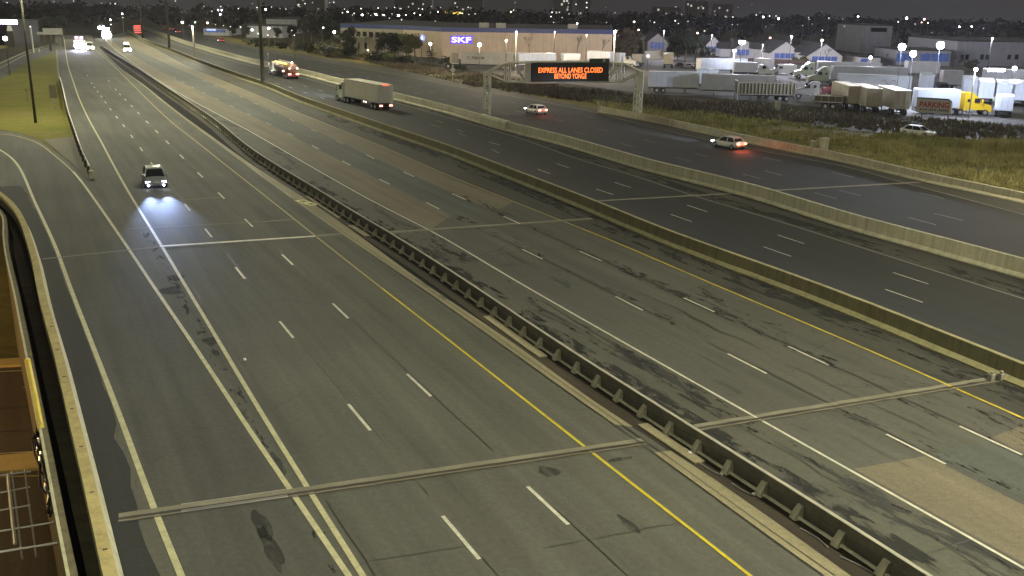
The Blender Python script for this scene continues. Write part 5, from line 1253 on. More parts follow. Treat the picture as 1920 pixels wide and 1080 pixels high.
side_parked('low dark flatbed trailer left of the beige trailers', (1525, 204), (1578, 206), H=2.3, m='dump')
rear_parked('beige trailer seen from its end, leftmost of three', 1601, 207, 'tan', L=11, turn=.28); rear_parked('beige trailer seen from its end, middle of three', 1636, 213, 'tan', L=11, turn=.28); rear_parked('beige trailer seen from its end, rightmost and nearest of three', 1688, 218, 'tan', L=11, turn=.28)
side_parked('white semi truck with a bright yellow cab behind the parking sign', (1716, 214), (1796, 216), m='whtb', front='R', cab=True, capm='bodyyel', cabH=3.7, ribs=False)
rear_parked('white trailer rear standing apart right of the script trailer', 1735, 178, L=9); rear_parked('white trailer rear, first of the right hand row', 1816, 189, L=12); rear_parked('white trailer rear, second of the right hand row', 1846, 196, L=12)
rear_parked('white trailer rear, third of the right hand row', 1879, 199, L=12); rear_parked('white trailer rear, fourth of the right hand row', 1908, 200, L=12)
rear_parked('white trailer rear cut by the right edge of the picture', 1938, 203, L=12)
t = rear_parked('short white box truck in front of the right hand row', 1880, 221, L=5.5, H=3.5); cab_parts(t, 5.8, M['bodywht'], False, H=2.7)
side_parked('long white trailer at the back with a lit roof strip', (1838, 163), (1935, 168), m='wht')
side_parked('dim grey trailer behind the dark van', (1765, 168), (1803, 169), m='grey'); side_parked('pale pink trailer far at the back under the bright lamps', (1700, 146), (1760, 147), m='grey')
n_van('dark van facing the camera between the white trailer rears', 1761, 177, -math.pi / 2, 'bodyblk')
for i, (px, py, m_, l) in enumerate(((1272, 127, 'bodyblk', 'black car in the row by the tan fence, leftmost'), (1289, 128, 'bodysil', 'silver car in the row by the tan fence, middle'), (1305, 129, 'bodyblk', 'black car in the row by the tan fence, rightmost'), (1437, 157, 'bodywht', 'cream car parked alone behind the dump trailer'))):
    P = G(px, py); car(l, P, math.pi * (.5 if i < 3 else 1), M[m_], front_on=False, suv=i < 3, group='cars parked in the lot')
# parking sign
A_, B_ = G(1720, 221), G(1784, 227); X_ = (B_ - A_).normalized(); Np = Vector((X_.y, -X_.x, 0)); t = thing('parking_sign', 'big parking board with red and black lettering on posts', 'sign', A_, math.atan2(X_.y, X_.x)); Ti2 = local(t).inverted()
q = [APL(*p, A_, B_) for p in ((1718, 210), (1783, 214), (1785, 192), (1779, 187), (1720, 183.5))]; mb = MB(); mb.loft([[p + Np * .1 for p in q], [p - Np * .35 for p in q]]); bp = mb.build('board', M['signw'], t, T=Ti2)
mb = MB(); f = [p + Vector((0, 0, .05)) for p in q[2:]]; mb.sq(f[0] + Np * .1, f[1] + Np * .1, .16); mb.sq(f[1] + Np * .1, f[2] + Np * .1, .16); mb.build('top_trim', M['green'], bp, T=Ti2)
for f_ in (.12, .88): p = A_.lerp(B_, f_); mb = MB(); mb.sq(p - Np * .1, p - Np * .1 + Vector((0, 0, 1.3)), .18); mb.build('post', M['steeld'], t, T=Ti2)
def ptext(body, x0, y0, x1, y1, hpx, m):
    o = APL(x0, y0, A_, B_) + Np * .13; e = APL(x1, y1, A_, B_) + Np * .13; h = APL(x0, y0 - hpx, A_, B_).z - o.z
    r = text_mesh('lettering', body, h, m, bp, o, e - o, Vector((0, 0, 1)), width=(e - o).length, bold=.035)
    for v in r.data.vertices: v.co = Ti2 @ v.co
ptext('PARKING', 1724, 200.5, 1780, 203.5, 11, M['signred']); ptext('416-295-5000', 1723.5, 206.5, 1779.5, 209.8, 4.2, M['signblk'])

# ------------------------------------------------------------------ lamps of the lot and beyond
COLD = (.72, .80, 1.0)
def flood(px, py, Y, label, energy, rb=.35, gm='lampc', col=COLD, pole=True, heads=1, polem='black', name='flood_lamp', thick=.08):
    p = AY(px, py, Y); z0 = fall(p.x, Y); t = thing(name, label, 'lamp', (p.x, p.y, z0), 0); h = p.z - z0
    if pole: mb = MB(); mb.bar((0, 0, 0), (0, 0, h), thick, 6); mb.build('pole', M[polem], t)
    for i in range(heads):
        dx = (i - (heads - 1) / 2) * rb * 1.9; mb = MB(); mb.ball((dx, -.1, 0), rb, seg=10, rings=6); o = mb.build('lamp_head', M[gm], t, smooth=True, T=Matrix.Translation((0, 0, h)))
    if energy:
        ld = bpy.data.lights.new('lamp_light', 'POINT'); ld.energy = energy; ld.color = col; ld.shadow_soft_size = .4
        lo = bpy.data.objects.new('lamp_light', ld); C.objects.link(lo); lo.parent = t; lo.location = (0, -rb - .6, h)
    return t
flood(1691, 88, 172, 'blazing white flood lamp above the lot, left of the big three', 12000, .62, thick=.05)  # heads of the big three swollen to the size of their glare
flood(1763, 85, 172, 'blazing white flood lamp above the lot, right of the big three', 13000, .65, thick=.05)
flood(1712, 101, 174, 'blazing white flood lamp above the lot, lowest of the big three', 8000, .55, thick=.05)
flood(1632, 108, 235, 'violet white lamp at the turquoise door', 2500, .35)
flood(1829, 130, 160, 'lamp on a pole before the right hand trailer row', 6500, .28, polem='steeld', thick=.1)
flood(1902, 128, 200, 'violet white lamp above the long back trailer at the right', 5000, .4)
flood(1391, 79, 250, 'bright double lamp forming a heart over the gabled fronts', 4500, .42, heads=2, gm='lampc')
flood(1430, 84, 284, 'small added fill lamp between the heart shaped lamp and the sharp gabled front', 13000, .12, gm='lampn', col=(.85,.85,1))  # added to brighten the gabled fronts
flood(1335, 66, 296, 'small added fill lamp over the second gabled front', 12000, .12, gm='lampn', col=(.85,.85,1))  # added for more light on the second gable
flood(1541, 76, 258, 'warm white lamp on the ridge level of the rightmost gabled front', 12000, .28, gm='lampw', col=(.85,.85,1))
flood(1484, 69, 272, 'white lamp above the sharp gabled front', 13000, .24, gm='lampn', col=(.85,.85,1))
flood(1245, 58, 326, 'small white added fill lamp over the apart gabled front', 11000, .12, gm='lampn', col=(.85,.85,1))  # added to light the dark gable standing apart
flood(1860, 72, 235, 'small violet added fill lamp before the large pale warehouse', 14000, .12, gm='lampn', col=(.8,.82,1))  # added to brighten the warehouse wall
flood(1377, 95, 200, 'greenish double lamp on a short pole left of the heart shaped one', 1500, .22, heads=2, gm='lampg', polem='polel')
flood(899, 84, 236, 'brilliant white lamp before the long peach wall', 8000, .42, col=(1, .82, .60))
flood(807, 82, 262, 'white lamp among the conifer branches', 2600, .35, col=(1, .82, .58))
flood(949, 76, 225, 'pole lamp left of the gantry before the peach wall', 4000, .22, gm='lampw', col=(1, .80, .56))
flood(1153, 59, 250, 'white lamp on a tall pale pole at the end of the peach wall', 6500, .25, polem='polel', thick=.2, col=(1, .88, .75))
flood(968, 60, 240, 'pale pole lamp standing before the middle of the peach wall', 6500, .16, gm='lampn', polem='polel', col=(1, .80, .56))
flood(1040, 60, 262, 'small wall lamp high on the peach wall', 6500, .12, gm='lampn', col=(1, .80, .56)); flood(1100, 66, 262, 'small wall lamp near the right end of the peach wall', 6000, .1, gm='lampn', col=(1, .80, .56))
flood(627, 60, 300, 'white lamp over the yellow lit tree left of the office', 1600, .35, gm='lampc', col=(1, .95, .6))
flood(606, 52, 330, 'dim round lamp in the dark trees left of the office', 0, .3, gm='lampn')
flood(690, 94, 283, 'yellow lamp lighting the forecourt of the office', 1200, .1, gm='lampw', col=(1, .8, .35))
flood(1215, 105, 262, 'orange lamp shining on the tan fence', 500, .3, gm='lampw', col=(1, .72, .35))
flood(361, 50, 268, 'pale pole standing on the concrete wall beyond the second mast', 7000, .22, gm='lampn', polem='steeld', thick=.25, col=(1, .95, .75))
flood(57, 50, 290, 'pale pole behind the crossing ramp', 0, .2, gm='lampn', polem='polel', thick=.25)
mb = MB(); a, b = AY(1853, 131, 203), AY(1883, 131.5, 203); mb.bar(a, b, .3, 8); tag(mb.build('light_strip', M['lampc']), 'glowing white light strip on the long back trailer at the right', 'lamp')
P = AY(706, 27, 500)
# street lamps further out: (x, y, colour, radius factor)
city = [(13, 5, 'lampn', 1), (101, 3, 'lampn', 1), (138, 2, 'lampn', 1), (190, 6, 'lampn', 1), (207, 7, 'lampn', 1), (216, 7, 'lampn', 1.2), (194, 50, 'lampc', 1.6), (207, 37, 'lampc', 1.2), (208, 46, 'lampn', 1.1), (229, 26, 'lampc', 1.2), (230, 33, 'lampn', 1),
 (329, 2, 'lampn', 1.2), (295, 6, 'lampn', .8), (382, 12, 'lampn', 1.2), (397, 21, 'lampn', 1.3), (409, 19, 'lampc', 1.2), (416, 19, 'lampc', 1.2), (413, 27, 'lampc', 1.3), (414, 12, 'lampn', .9), (447, 16, 'lampn', 1), (473, 7, 'lampn', 1), (342, 42, 'lampc', 2), (366, 42, 'lampg', 1.4), (389, 43, 'lampo', 2.2), (404, 46, 'lampn', 1), (419, 48, 'lampn', 1), (432, 50, 'lampn', 1.2), (451, 51, 'lampn', 1.3), (473, 56, 'lampc', 2),
 (482, 14, 'lampn', 1.2), (498, 18, 'lampc', 1.5), (509, 13, 'lampn', 1.2), (525, 16, 'lampdim', 1.4), (536, 17, 'lampn', .9), (504, 53, 'lampc', 2), (484, 63, 'lampg', 1.2), (502, 66, 'lampn', 1.2), (514, 68, 'lampn', 1), (547, 57, 'lampn', 1.4), (552, 66, 'lampn', 1.1), (572, 7, 'lampn', 1), (586, 5, 'lampn', 1.2), (568, 1, 'lampn', 1), (618, 5, 'lampn', 1), (626, 4, 'lampn', 1),
 (642, 24, 'lampn', 1.6), (646, 17, 'lampn', 1.2), (652, 22, 'lampc', 1.2), (664, 25, 'lampn', 1.5), (661, 28, 'lampn', 1), (677, 16, 'lampn', 1.3), (679, 28, 'lampc', 1.8), (709, 15, 'lampn', 1.1), (725, 15, 'lampdim', 1.4), (740, 14, 'lampn', 1.1), (735, 26, 'lampn', 1), (747, 29, 'lampc', 2), (752, 16, 'lampn', 1.2), (761, 28, 'lampn', 1.3), (766, 13, 'lampn', 1.2), (777, 25, 'lampw', 1.1), (788, 28, 'lampw', 1), (785, 16, 'lampn', 1.2), (792, 17, 'lampn', 1.1), (730, 34, 'lampn', 1.1), (753, 37, 'lampn', 1.4), (809, 12, 'lampn', 1.2), (821, 22, 'lampw', 1.2), (826, 14, 'lampn', 1), (807, 24, 'lampdim', 1.2), (857, 13, 'lampdim', 1.4),
 (867, 25, 'lampn', 1.1), (879, 27, 'lampn', 1.1), (891, 26, 'lampn', 1.3), (878, 14, 'lampn', 1.5), (883, 15, 'lampn', 1), (816, 40, 'lampn', 1.2), (835, 42, 'lampn', 1.1), (904, 44, 'lampn', 1.3), (800, 45, 'lampdim', 1.2), (958, 22, 'lampo', 1.3), (963, 19, 'lampn', 1), (966, 5, 'lampn', 1), (974, 18, 'lampn', 1),
 (1033, 31, 'lampn', 1.2), (1035, 23, 'lampn', 1.3), (1035, 17, 'lampn', .9), (1049, 23, 'lampn', 1.3), (1054, 33, 'lampn', 1), (1067, 26, 'lampn', 1.1), (1038, 42, 'lampn', 1), (1082, 44, 'lampc', 1.3), (1094, 51, 'lampc', 1.3), (1065, 13, 'lampn', 1), (1066, 6, 'lampn', 1.1), (1080, 8, 'lampn', 1), (1100, 5, 'lampn', 1.2), (1100, 14, 'lampn', 1.2), (1137, 42, 'lampdim', 1.3), (1153, 24, 'lampn', 1), (1189, 41, 'lampw', 1.8), (1197, 56, 'lampw', 1.7), (1136, 14, 'lampdim', 1),
 (1219, 39, 'lampdim', 1.2), (1227, 42, 'lampn', 1.2), (1249, 25, 'lampn', 1.1), (1267, 13, 'lampn', 1.1), (1278, 27, 'lampdim', 1.5), (1266, 39, 'lampn', 1.3), (1272, 44, 'lampn', 1.2), (1290, 40, 'lampn', 1.2), (1308, 62, 'lampo', 1.9), (1321, 58, 'lampn', 1.7), (1315, 12, 'lampdim', 1.1), (1340, 21, 'lampn', 1.1), (1341, 28, 'lampdim', 1.1), (1360, 31, 'lampn', 1.1), (1374, 32, 'lampn', 1.1), (1373, 46, 'lampn', 1), (1383, 46, 'lampdim', 1), (1384, 14, 'lampdim', 1.1), (1410, 9, 'lampdim', 1), (1418, 28, 'lampn', 1), (1425, 23, 'lampdim', 1.2), (1431, 32, 'lampc', 1.5), (1436, 50, 'lampdim', 1.2),
 (1443, 30, 'lampn', 1.2), (1455, 30, 'lampn', 1), (1460, 35, 'lampc', 1.6), (1444, 71, 'lampo', 2), (1516, 33, 'lampn', 1.2), (1517, 36, 'lampn', 1.1), (1505, 48, 'lampn', .9), (1523, 45, 'lampdim', 1.1), (1542, 57, 'lampn', 1.1), (1554, 34, 'lampn', 1.2), (1580, 36, 'lampdim', 1.4), (1583, 49, 'lampn', 1.4), (1609, 31, 'lampc', 1.3), (1541, 22, 'lampdim', .8),
 (1684, 41, 'lampn', 1.4), (1700, 34, 'lampc', 2), (1716, 45, 'lampn', 1.2), (1733, 36, 'lampo', 2), (1728, 42, 'lampo', 1.1), (1740, 43, 'lampo', 1.1), (1747, 61, 'lampdim', 1.3), (1799, 50, 'lampc', 1.1), (1822, 50, 'lampc', 1.2), (1844, 53, 'lampdim', 1.4), (1917, 40, 'lampdim', 1.2)]
names_c = {'lampc': 'cold white', 'lampn': 'neutral white', 'lampw': 'warm white', 'lampo': 'pinkish orange', 'lampg': 'greenish', 'lampdim': 'dim'}
rnd0 = random.Random(4); M['lampd2'] = glow('lamp faint', (.92, .93, .88), 1.3); M['lampw2'] = glow('lamp faint warm', (1, .85, .66), 1.3)
for (x, y, c_, s_) in city:
    yh = -16 + 31 * x / 1920.0
    dy = max(y - yh, 1.0); h = 12.0 if dy < 14 else (9.0 if dy < 42 else 6.0)
    Y = min(1050.0, (CAMH - h) * FPX / dy) if dy > 3 else 1050.0
    for _ in range(6):
        p = AY(x, y, Y)
        if p.z - fall(p.x, Y) < 5: Y *= .9
    p = AY(x, y, Y); z0 = fall(p.x, Y); hh = p.z - z0
    key = (c_, round(hh, 0), s_)
    part_ = 'far left' if x < 480 else 'left centre' if x < 960 else 'right centre' if x < 1440 else 'far right'
    t = thing('distant_lamp', '', 'street lamp', (p.x, p.y, z0), 0, names_c[c_] + ' street lamps in the ' + part_ + ' of the dark distance'); t['px'] = x
    if c_ == 'lampn': c_ = rnd0.choice(['lampn', 'lampn', 'lampd2', 'lampd2', 'lampw2'])
    mb = MB(); mb.bar((0, 0, 0), (0, 0, hh), .05, 4); mb.build('pole', M['steeld'], t)
    r_ = .88 * s_ * p.y / FPX; mb = MB(); mb.ball((0, 0, hh), r_, seg=6, rings=4); mb.build('lamp_head', M[c_], t, smooth=True)
for grp in {o.get('group') for o in C.objects if o.name.startswith('distant_lamp')}:
    L_ = sorted([o for o in C.objects if o.name.startswith('distant_lamp') and o.get('group') == grp], key=lambda o: o['px'])
    for i, o in enumerate(L_):
        k_ = i + 1; sf = 'th' if 10 < k_ < 14 else {1: 'st', 2: 'nd', 3: 'rd'}.get(k_ % 10, 'th')
        o['label'] = grp.replace('street lamps', 'lamp').replace('dark distance', 'distance') + ', ' + (('%d%s from left' % (k_, sf)) if len(L_) > 1 else 'the only one'); del o['px']
# overhead sign and pylon at the upper left
P = G(100, 88); t = thing('overhead_sign', 'pale overhead road sign seen far at the upper left', 'sign', P, .35); zt, zb_ = zat(100, 53, P), zat(100, 65, P)
mb = MB(); mb.box(-2.6, 3.2, -.1, .1, zb_, zt); mb.build('sign_panel', M['steel'], t); mb = MB(); mb.sq((-2.4, .2, 0), (-2.4, .2, zt), .3); mb.sq((3, .2, 0), (3, .2, zt), .3); mb.build('post', M['steeld'], t)
mb = MB(); mb.box(-4.4, -2.7, -.1, .1, zb_, zb_ + (zt - zb_) * .4); mb.build('exit_panel', M['steel'], t)
P = G(22, 88); t = thing('pylon', 'dark square pylon with a white top before the lit lawn', 'pylon', P, .4); z = zat(20, 58, P); mb = MB(); mb.box(-1.1, 1.1, -.8, .8, 0, z, taper=.15); mb.build('shaft', M['pole'], t, bevel=.05); mb = MB(); mb.box(-.8, .8, -.6, .6, z, z + 1.6, taper=.4); mb.build('cap', M['gable'], t)
block('building with a violet lit fascia at the left edge', -60, 22, 84, 40, 20, 'bodyblk', wins=[(6, 41, 9, 1.2, 'lampc'), (-8, 41, 6, 1.2, 'skfh'), (24, 41, 3, 1.0, 'lampo')])
flood(10, 72, 210, 'round white lamp beside the dark pylon', 700, .45, col=(.9, 1, .5))
for px, py, l in ((96, 95, 'short dark post at the tip of the lawn'), (74, 99, 'pale round headed post beside the crossing ramp')):
    P = G(px, py); mb = MB(); mb.bar(P, P + Vector((0, 0, 1.9 if px == 96 else 1.2)), .3 if px == 96 else .2, 8); tag(mb.build('bollard', M['pole' if px == 96 else 'gable']), l, 'post')

# ------------------------------------------------------------------ trees
def leaf_mesh(seed, n, rx, rz_, size, gaps=.25, flat=1.0):
    rnd = random.Random(seed); mb = MB(); blobs = [(Vector((rnd.uniform(-.6, .6) * rx, rnd.uniform(-.6, .6) * rx, rnd.uniform(-.65, .75) * rz_)), rnd.uniform(.28, .5) * rx) for _ in range(11)]
    while len(mb.f) < n:
        c, r = rnd.choice(blobs); d = Vector((rnd.gauss(0, 1), rnd.gauss(0, 1), rnd.gauss(0, .8))).normalized() * r * rnd.uniform(.45, 1.1); p = c + d
        u = Vector((rnd.gauss(0, 1), rnd.gauss(0, 1), rnd.gauss(0, .6))).normalized(); v = u.orthogonal().normalized(); s_ = size * rnd.uniform(.5, 1.3)
        mb.face([p - u * s_, p + v * s_ * .6, p + u * s_, p - v * s_ * .6])
    return mb
def branch(mb, p, d, L, r, depth, rnd, spread=.5, tips=None):
    q = p + d * L; mb.bar(p, q, r, 4 if depth < 3 else 6, r * .62, cap=False)
    if depth == 0:
        if tips is not None: tips.append(q)
        return
    for _ in range(3 if depth > 1 else 4):
        nd = (d + Vector((rnd.uniform(-1, 1), rnd.uniform(-1, 1), rnd.uniform(-.25, .7))) * spread).normalized(); branch(mb, q - d * L * rnd.uniform(0, .35), nd, L * rnd.uniform(.6, .8), r * .58, depth - 1, rnd, spread, tips)
tree_protos = {}
def tree_proto(kind, seed, leaf):
    key = (kind, seed, leaf)
    if key in tree_protos: return tree_protos[key]
    rnd = random.Random(seed); t = bpy.data.objects.new('tree', None); tr_ = MB()
    if kind == 'bare':
        br = MB(); tips = []; tr_.bar((0, 0, -.2), (0, 0, 3), .17, 7, .12, cap=False); branch(br, Vector((0, 0, 2.6)), Vector((.05, 0, 1)), 2.3, .12, 4, rnd, .55, tips)
        cm = br; parts = [('trunk', tr_, 'bark'), ('crown', cm, leaf)]
    elif kind == 'sparse':
        br = MB(); tips = []; tr_.bar((0, 0, -.2), (0, 0, 2.6), .2, 7, .14, cap=False); branch(br, Vector((0, 0, 2.2)), Vector((0, .05, 1)), 2.3, .12, 3, rnd, .65, tips)
        lf = MB()
        for q in tips:
            for _ in range(9):
                p = q + Vector((rnd.gauss(0, .5), rnd.gauss(0, .5), rnd.gauss(0, .4))); u = Vector((rnd.gauss(0, 1), rnd.gauss(0, 1), rnd.gauss(0, 1))).normalized(); v = u.orthogonal().normalized(); lf.face([p - u * .25, p + v * .16, p + u * .25, p - v * .16])
        parts = [('trunk', tr_, 'bark'), ('branches', br, 'bark'), ('crown', lf, leaf)]
    elif kind == 'conifer':
        tr_.bar((0, 0, -.2), (0, 0, 9.5), .2, 7, .03, cap=False); lf = MB()
        for lv in range(11):
            z = 1.6 + lv * .75; R_ = 3.1 * (1 - lv / 12) * rnd.uniform(.75, 1.15)
            for k_ in range(9):
                a = rnd.uniform(0, 6.28)
                for f in range(7):
                    rr = R_ * (f + 1) / 7; p = Vector((math.cos(a) * rr, math.sin(a) * rr, z - rr * .12 + rnd.uniform(-.1, .1))); u = Vector((math.cos(a), math.sin(a), -.1)); v = Vector((-math.sin(a), math.cos(a), rnd.uniform(-.4, .4))); w_ = .55 * (1.2 - f / 8)
                    lf.face([p - u * .3 - v * .1, p - v * w_, p + u * .45, p + v * w_])
        parts = [('trunk', tr_, 'bark'), ('crown', lf, leaf)]
    elif kind == 'bush':
        lf = leaf_mesh(seed, 420, 1.6, 1.1, .28); [setattr(v, 'z', v.z + 1.1) for v in lf.v]; tr_.bar((0, 0, -.1), (0, 0, 1), .08, 5); parts = [('trunk', tr_, 'bark'), ('crown', lf, leaf)]
    else:
        lf = leaf_mesh(seed, 2000, 3.5, 4.0, .36); [setattr(v, 'z', v.z + 5.2) for v in lf.v]; tr_.bar((0, 0, -.2), (0, 0, 4.8), .26, 8, .14, cap=False)
        for _ in range(5): a = rnd.uniform(0, 6.28); tr_.bar((0, 0, 3), (math.cos(a) * 1.8, math.sin(a) * 1.8, 5.8), .11, 5, .04, cap=False)
        parts = [('trunk', tr_, 'bark'), ('crown', lf, leaf)]
    out = []
    for nm, mb, mt in parts:
        me = bpy.data.meshes.new(nm); me.from_pydata([tuple(v) for v in mb.v], [], mb.f); me.materials.append(M[mt]); out.append((nm, me))
    tree_protos[key] = out; return out
H0 = {'bare': 9.0, 'sparse': 8.5, 'conifer': 9.6, 'bush': 2.3, 'leafy': 9.3}
WN = {'bare': 'bare_tree', 'sparse': 'thin_tree', 'conifer': 'conifer', 'bush': 'bush', 'leafy': 'leafy_tree'}
tcount = [0]
def tree(kind, px, py, ytop, label, leaf='leafd', seed=None, wide=1.0, group=None, Y=None):
    tcount[0] += 1; P = G(px, py) if Y is None else Vector((AY(px, py, Y).x, Y, 0)); P.z = fall(P.x, P.y); h = zat(px, ytop, P) - P.z; s_ = h / H0[kind]
    t = thing(WN[kind], label, 'bush' if kind == 'bush' else 'tree', P, (tcount[0] * 1.7) % 6.28, group); t.scale = (s_ * wide, s_ * wide, s_)
    for nm, me in tree_proto(kind, (seed if seed is not None else tcount[0] % 5), leaf): o = bpy.data.objects.new(nm, me); C.objects.link(o); o.parent = t
    return t
GR = 'trees around the warehouse and the lot'
for a in (('leafy', 762, 110, 60, 'bushy olive tree before the office, leftmost of three close together', 'leafo'), ('leafy', 778, 111, 57, 'bushy olive tree before the office, middle of three close together', 'leafo'), ('leafy', 747, 108, 62, 'bushy dark tree before the office windows', 'leafd'),
          ('leafy', 735, 107, 66, 'bushy dark tree at the office corner, left of the other bushy ones', 'leafd'), ('bare', 790, 112, 62, 'bare orange lit tree left of the conifer', 'leafb'), ('conifer', 808, 122, 76, 'dark layered conifer before the round blue sign', 'leafd'), ('bush', 835, 124, 104, 'dark spreading bush right of the conifer', 'leafd'),
          ('leafy', 585, 84, 20, 'tall black tree mass left of the office, left one', 'leafd'), ('leafy', 604, 86, 24, 'tall black tree mass left of the office, middle one', 'leafd'), ('leafy', 570, 80, 30, 'tall black tree before the grey warehouse', 'leafd'), ('leafy', 640, 88, 36, 'dark tree just left of the office wall', 'leafd'), ('leafy', 622, 86, 30, 'tall black tree mass left of the office, right one', 'leafd'),
          ('leafy', 655, 104, 50, 'dark tree covering the left end of the office windows', 'leafd'), ('leafy', 722, 108, 60, 'dark round tree before the office, left of the bushy group', 'leafd'), ('bare', 672, 106, 54, 'grey bare tree before the office entrance', 'leafb'), ('bare', 706, 108, 56, 'brown bare tree between the office entrance and the bushy group', 'leafb'),
          ('leafy', 549, 78, 42, 'rounded dark tree in front of the grey warehouse', 'leafd'), ('sparse', 632, 90, 64, 'small yellow green tree glowing under its lamp', 'leafy'), ('leafy', 520, 76, 50, 'dark tree between the two far warehouses', 'leafd'),
          ('bare', 992, 118, 60, 'thin bare tree before the peach wall, above the message board', 'leafb'), ('bare', 1082, 118, 61, 'thin bare tree before the peach wall, further right', 'leafb'), ('bare', 1128, 118, 66, 'reddish bare tree at the right end of the peach wall', 'leafb'),
          ('leafy', 1165, 112, 52, 'brown bushy tree right of the peach wall, first', 'leafb'), ('leafy', 1180, 112, 56, 'brown bushy tree right of the peach wall, second', 'leafb'), ('bare', 1192, 112, 58, 'brown bare tree right of the peach wall, third', 'leafb'), ('bare', 1205, 108, 60, 'dark brown bare tree left of the apart gabled front', 'leafb'),
          ('leafy', 1270, 112, 56, 'big dark tree between the gabled fronts, left one', 'leafd'), ('leafy', 1285, 114, 56, 'big dark tree between the gabled fronts, middle one', 'leafd'), ('leafy', 1303, 114, 66, 'big dark tree between the gabled fronts, right one', 'leafd'), ('bush', 1326, 116, 88, 'dark bush left of the second gabled front', 'leafd'),
          ('bare', 1370, 116, 66, 'reddish bare tree lit beside the heart shaped lamp', 'leafb'), ('bare', 1548, 124, 86, 'small bare tree in front of the rightmost gabled front', 'leafo'), ('bush', 1490, 120, 107, 'green hedge bush under the sharp gabled front, left', 'leafo'), ('bush', 1506, 121, 106, 'green hedge bush under the sharp gabled front, right', 'leafo'),
          ('bare', 1585, 126, 92, 'grey bare tree right of the rightmost gabled front', 'leafb'), ('bare', 1660, 126, 96, 'grey bare tree left of the big lamps', 'leafb'), ('sparse', 1785, 130, 100, 'grey thin tree at the corner of the large warehouse', 'leafb'), ('sparse', 1803, 134, 108, 'brown thin tree before the large warehouse', 'leafb'), ('bush', 1822, 134, 112, 'green bush before the large warehouse', 'leafo'), ('bare', 1738, 128, 98, 'grey bare tree under the right big lamp', 'leafb'),
          ('leafy', 34, 82, 36, 'pale green tree beside the dark pylon', 'leafo'), ('leafy', 52, 80, 38, 'grey green tree at the upper left, second from the edge', 'leafd'), ('leafy', 72, 76, 34, 'dark tree behind the overhead sign, left', 'leafd'), ('leafy', 96, 74, 30, 'dark tree behind the overhead sign, right', 'leafd'), ('leafy', 120, 66, 28, 'dark tree behind the blinding truck', 'leafd'),
          ('bare', 52, 190, 163, 'small dark shrub on the lawn beside the slim mast', 'bark'), ('leafy', 436, 70, 36, 'dark tree right of the blue shop front', 'leafd'), ('leafy', 352, 52, 24, 'dark tree beyond the bend, left of the blue shop front', 'leafd'), ('leafy', 460, 72, 44, 'dark round tree left of the nearest mast', 'leafd')):
    tree(a[0], a[1], a[2], a[3], a[4], a[5], group=GR)
for i, (px, py, yt, lf) in enumerate(((512, 90, 76, 'leafo'), (530, 92, 80, 'leafd'), (552, 95, 82, 'leafo'), (576, 99, 78, 'leafd'), (592, 102, 84, 'leafo'), (608, 104, 80, 'leafo'), (624, 107, 84, 'leafd'), (642, 108, 86, 'leafo'), (700, 114, 99, 'leafd'), (716, 116, 96, 'leafd'), (735, 118, 100, 'leafo'), (752, 120, 104, 'leafd'), (690, 112, 96, 'leafo'), (770, 122, 104, 'leafd'), (862, 134, 120, 'leafd'), (655, 108, 88, 'leafd'), (486, 88, 74, 'leafd'), (466, 84, 70, 'leafo'))):
    ord_ = ('first', 'second', 'third', 'fourth', 'fifth', 'sixth', 'seventh', 'eighth', 'ninth', 'tenth', 'eleventh', 'twelfth', 'thirteenth', 'fourteenth', 'fifteenth', 'sixteenth', 'seventeenth', 'eighteenth')
    rank = sorted(q[0] for q in ((512,), (530,), (552,), (576,), (592,), (608,), (624,), (642,), (700,), (716,), (735,), (752,), (690,), (770,), (862,), (655,), (486,), (466,))).index(px)
    tree('bush', px, py, yt, ('olive' if lf == 'leafo' else 'dark') + ' roadside bush on the far verge, ' + ord_[rank] + ' from the left', lf, wide=1.5, group='bushes along the far verge')
# the dark mass of far trees
far = MB(); rnd = random.Random(77)
def clump(x, y, z, r, n):
    for _ in range(n):
        d = Vector((rnd.gauss(0, 1), rnd.gauss(0, 1), rnd.gauss(0, .75))).normalized() * r * rnd.uniform(.5, 1.05); p = Vector((x, y, z)) + d; u = Vector((rnd.gauss(0, 1), rnd.gauss(0, 1), rnd.gauss(0, .5))).normalized(); v = u.orthogonal().normalized(); s_ = r * rnd.uniform(.18, .4)
        far.face([p - u * s_, p + v * s_ * .7, p + u * s_, p - v * s_ * .7])
for _ in range(1150):
    y = rnd.uniform(360, 1080); x = rnd.uniform(-.62, .62) * y
    pxl = 960 + x / y * FPX * 1.04
    if y < 560 and pxl < 700: continue
    if y < 480 and (pxl < 420 or pxl > 1150): continue
    h = rnd.uniform(4.5, 10.5) * (.8 if y < 600 else 1.0); z = fall(x, y)
    clump(x, y, z + h * .5, h * .62, 42)
tag(far.build('distant_woods', plain('woods unlit night tone', (0.013, 0.014, 0.012), .9, 0, .4, .02, spec=.05)), kind='stuff')  # night darkness of the unlit distance put into this colour

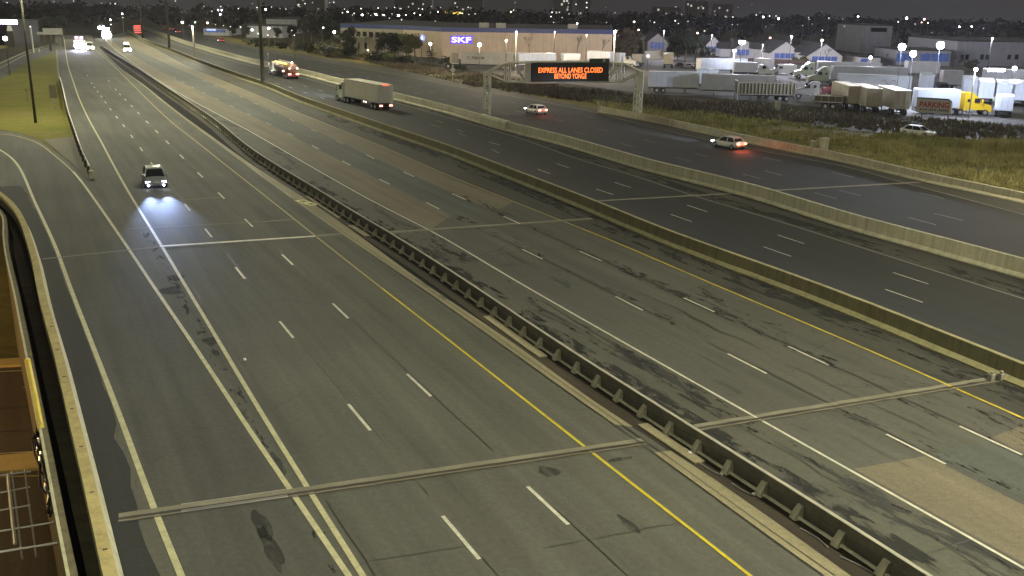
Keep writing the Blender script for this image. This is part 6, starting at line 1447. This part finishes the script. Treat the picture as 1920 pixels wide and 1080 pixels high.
# ------------------------------------------------------------------ rough grass
def inside(x, y, poly):
    c = False; j = len(poly) - 1
    for i in range(len(poly)):
        if (poly[i].y > y) != (poly[j].y > y) and x < (poly[j].x - poly[i].x) * (y - poly[i].y) / (poly[j].y - poly[i].y) + poly[i].x: c = not c
        j = i
    return c
def tufts(name, poly, count, hmin, hmax, mats, seed, w=.09, blades=5, zf=lambda x, y: 0.0, dens=None):
    rnd = random.Random(seed); xs_ = [p.x for p in poly]; ys_ = [p.y for p in poly]; mb = MB(); n = 0; tries = 0
    while n < count and tries < count * 30:
        tries += 1; x = rnd.uniform(min(xs_), max(xs_)); y = rnd.uniform(min(ys_), max(ys_))
        if not inside(x, y, poly): continue
        q = noise.noise(Vector((x * .09, y * .09, seed)))
        if rnd.random() > .55 + q * .9: continue
        n += 1; h = rnd.uniform(hmin, hmax) * (1 + q); m = mats[0] if rnd.random() < .6 + q else mats[1]; z = zf(x, y)
        for _ in range(blades):
            a = rnd.uniform(0, 6.28); dx, dy = math.cos(a), math.sin(a); l = rnd.uniform(.1, .5) * h; bx, by = x + rnd.uniform(-.3, .3), y + rnd.uniform(-.3, .3); ww = w * rnd.uniform(.6, 1.5)
            mb.face([(bx - dy * ww, by + dx * ww, z), (bx + dy * ww, by - dx * ww, z), (bx + dx * l + dy * ww * .3, by + dy * l - dx * ww * .3, z + h * rnd.uniform(.7, 1.1)), ], m)
    return tag(mb.build(name), kind='stuff')
bermpoly = [G(*p) for p in ((1130, 206), (1260, 236), (1440, 270), (1577, 296), (1710, 328), (1915, 370), (2050, 400), (2050, 290), (1920, 272), (1800, 262), (1650, 250), (1500, 234), (1350, 214), (1200, 196), (1110, 190))]
tufts('rough_grass', bermpoly, 6500, .25, .6, (M['blade'], M['bladeg']), 3)
tallpoly = [G(*p) for p in ((1640, 272), (1760, 280), (1920, 292), (2000, 300), (2000, 286), (1920, 277), (1760, 264), (1640, 255))]
tufts('tall_grass', tallpoly, 1200, .8, 1.5, (M['blade'], M['bladeg']), 4, w=.08, blades=7)
tufts('dark_verge_grass', [G(*p) for p in ((900, 165), (1120, 195), (1200, 203), (1350, 218), (1560, 238), (1920, 272), (1920, 240), (1690, 219), (1560, 208), (1330, 187), (1200, 180), (1000, 155), (860, 136), (760, 122), (640, 106))], 4500, .3, .8, (M['leafb'], M['leafo']), 5, w=.12)
0 and tufts('lawn_grass', [G(*p) for p in ((-20, 240), (38, 247), (102, 270), (128, 250), (118, 200), (106, 140), (104, 100), (60, 114), (-20, 150))], 3500, .1, .25, (M['bladeg'], M['blade']), 6, w=.1)
tufts('embankment_grass', [Vector(p) for p in ((-60, 62, 0), (-37, 62.5, 0), (-42, 74, 0), (-44, 82, 0), (-80, 84, 0))], 3000, .15, .4, (M['bladeg'], M['blade']), 8, w=.05, zf=lambda x, y: lowz(y, x))

# ------------------------------------------------------------------ night air: thin haze that carries the glow of the lamps
mb = MB(); mb.box(-2420, 2420, -46, 3012, -60, 48); hz = mb.build('haze'); hz['kind'] = 'stuff'
hm = bpy.data.materials.new('night haze'); hm.use_nodes = True; nt = hm.node_tree
for n in list(nt.nodes): nt.nodes.remove(n)
o = nt.nodes.new('ShaderNodeOutputMaterial'); v = nt.nodes.new('ShaderNodeVolumePrincipled'); v.inputs['Density'].default_value = .00010; v.inputs['Color'].default_value = (.80, .80, .92, 1); v.inputs['Anisotropy'].default_value = .5
nt.links.new(v.outputs[0], o.inputs['Volume']); hz.data.materials.append(hm)
